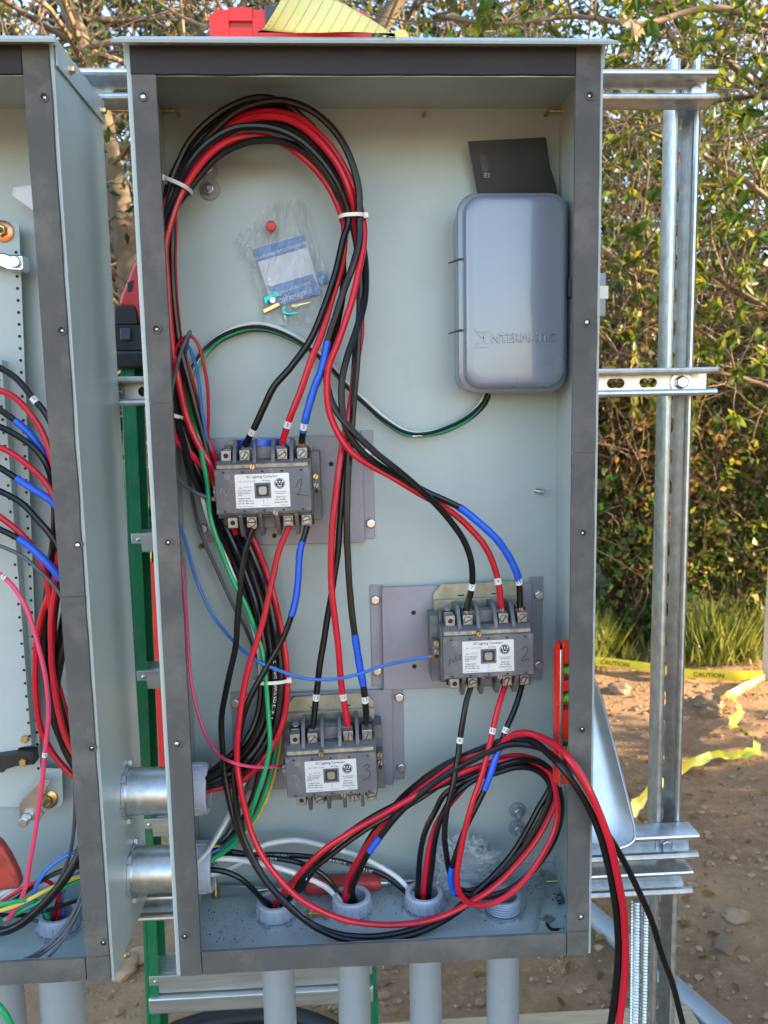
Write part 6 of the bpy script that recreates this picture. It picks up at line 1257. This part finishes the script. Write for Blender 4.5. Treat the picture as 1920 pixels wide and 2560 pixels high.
# low growth right of the cabinet
def mound(name, label, cpx, sizes, m, n, ln, wd, seed, cat='shrub', stems=60, grp=None):
    random.seed(seed); r_ = np.random.default_rng(seed); c = PZ(*cpx, 0.0); c.z = gz(c.x, c.y); t = thing(name, label, cat, c, grp); pl = Plant(3.85)
    for j in range(stems): a = random.uniform(0, 6.28); pl.grow(c+Vector((random.gauss(0, sizes[0]*.35), random.gauss(0, sizes[1]*.3), 0)), Vector((math.cos(a)*.5*sizes[0], -.15+math.sin(a)*.4*sizes[1], sizes[2]*1.1)), sizes[2]*random.uniform(.5, 1.25), .006, 1, .25, 0, (3, 5), 7, .7)
    pl.wood(t, 'twig'); pl.leaves(t, m, n, ln, wd, (0, 1), name='foliage', rich=False, spread=1.2, jit=.03); return t
mound('ivy_bush', 'green leafy bush low behind the right cabinet edge', (1545, 1588), (.45, .3, .85), 'leaf_ivy', 12, .050, .040, 61, 'bush', 60)
mound('dried_shrub', 'golden brown dried shrub right of the cabinet at mid height', (1505, 1590), (.42, .3, 1.6), 'leaf_dry', 10, .055, .030, 62, 'shrub', 56)
mound('yellowing_bush', 'yellow green bush between the post and the wooden stake', (1790, 1580), (.60, .35, 1.05), 'leaf_laurel', 7, .050, .028, 63, 'bush', 60)
mound('ivy_bush', 'green bush behind the wooden stake at the right edge', (1930, 1570), (.5, .35, 1.2), 'leaf_mixed', 8, .05, .055, 64, 'bush', 50)
mound('dried_shrub', 'golden dried shrub seen low in the gap between the cabinets', (350, 1560), (.45, .35, 1.1), 'leaf_dry', 6, .05, .028, 65, 'shrub', 44)
mound('ivy_bush', 'green bush behind the left cabinet', (60, 1580), (.7, .35, 1.0), 'leaf_mixed', 6, .05, .055, 66, 'bush', 50)
mound('ivy_bush', 'green bush hidden behind the middle cabinet', (950, 1580), (.8, .35, .9), 'leaf_mixed', 5, .05, .055, 67, 'bush', 50)
# grass along the edge of the clearing
C, T, Nn, ln = [], [], [], []
random.seed(9)
for k in range(17000):
    x = random.uniform(-2.6, 3.6); y = 3.62+abs(random.gauss(0, .34))-.25*random.random(); tuft = noise.noise(Vector((x*2.2, y*2.2, 1)))
    if tuft < -.12 and random.random() < .8: continue
    a = random.uniform(0, 6.28); C.append((x, y, gz(x, y)-.005)); T.append((math.cos(a)*.5, math.sin(a)*.5-.1, 1)); Nn.append((math.cos(a), math.sin(a), .3)); ln.append(random.uniform(.10, .42)*(1+.7*tuft)*(.45+.55*min(1, max(0, (y-3.4)/.5))))
gr = leaf_mesh('grass', None, 'grass', C, T, Nn, np.array(ln), np.full(len(C), .013)); tag(gr, 'ragged green and straw grass along the clearing edge', 'grass', kind='stuff')
# stones
def stone(mb, c, r, seed, sub=1, squash=.6):
    bm = bmesh.new(); bmesh.ops.create_icosphere(bm, subdivisions=sub, radius=1); c = Vector(c); s = Vector((seed*1.7, seed*.3, seed))
    vs = []
    for v in bm.verts: d = v.co.normalized(); k = r*(1+.35*noise.noise(d*1.3+s)+.12*noise.noise(d*3.1+s)); vs.append(c+Vector((d.x*k*1.1, d.y*k, d.z*k*squash)))
    mb.add(vs, [tuple(x.index for x in f.verts) for f in bm.faces]); bm.free(); return mb
for x, y, r, lab in ((1768, 1768, .065, 'large brown rock lying beyond the post near the yellow tape'), (1775, 1788, .05, 'reddish rock in front of the large one'), (1548, 1735, .055, 'pale rock beside the metal cover tip'), (1843, 2292, .035, 'light stone on the dirt right of the post'), (1812, 2366, .030, 'pale stone low on the dirt, second from the post'), (305, 2420, .045, 'tan rock in the gap under the left cabinet corner'), (348, 2395, .030, 'small rock above the tan one in the gap'), (950, 2462, .022, 'small stone under the cabinet between two pipes')):
    p = PZ(x, y, 0); p.z = gz(p.x, p.y)+r*.25; o = obj('rock', stone(MB(), p, r, x*.01, 3), 'rock', ang=30); tag(o, lab, 'rock', 'rocks on the dirt')
mb = MB(); random.seed(77)
for k in range(9000):
    x = random.uniform(-1.8, 2.6); y = .15+3.9*random.random()**1.3; r = random.choice((.003, .004, .004, .005, .006, .007, .009, .014))*random.uniform(.7, 1.25); stone(mb, (x, y, gz(x, y)+r*.2), r, k*.37, 1 if r > .009 else 0 or 1)
o = obj('gravel', mb, 'gravel', ang=25); tag(o, 'scattered pebbles and gravel on the bare dirt', 'gravel', kind='stuff')
C, T, Nn, ln = [], [], [], []
for k in range(2600):
    x = random.uniform(-1.8, 2.8); y = .3+3.9*random.random(); c = noise.noise(Vector((x*1.3, y*1.3, 7)))
    if c < -.05 and random.random() < .75: continue
    a = random.uniform(0, 6.28); C.append((x, y, gz(x, y)+.008)); T.append((math.cos(a), math.sin(a), random.uniform(-.1, .35))); Nn.append((random.gauss(0, .35), random.gauss(0, .35), 1)); ln.append(random.uniform(.02, .05))
ll = leaf_mesh('leaf_litter', None, 'leaf_dry', C, T, Nn, np.array(ln), np.array(ln)*.45, True); tag(ll, 'dry leaves scattered over the dirt', 'leaves', kind='stuff')
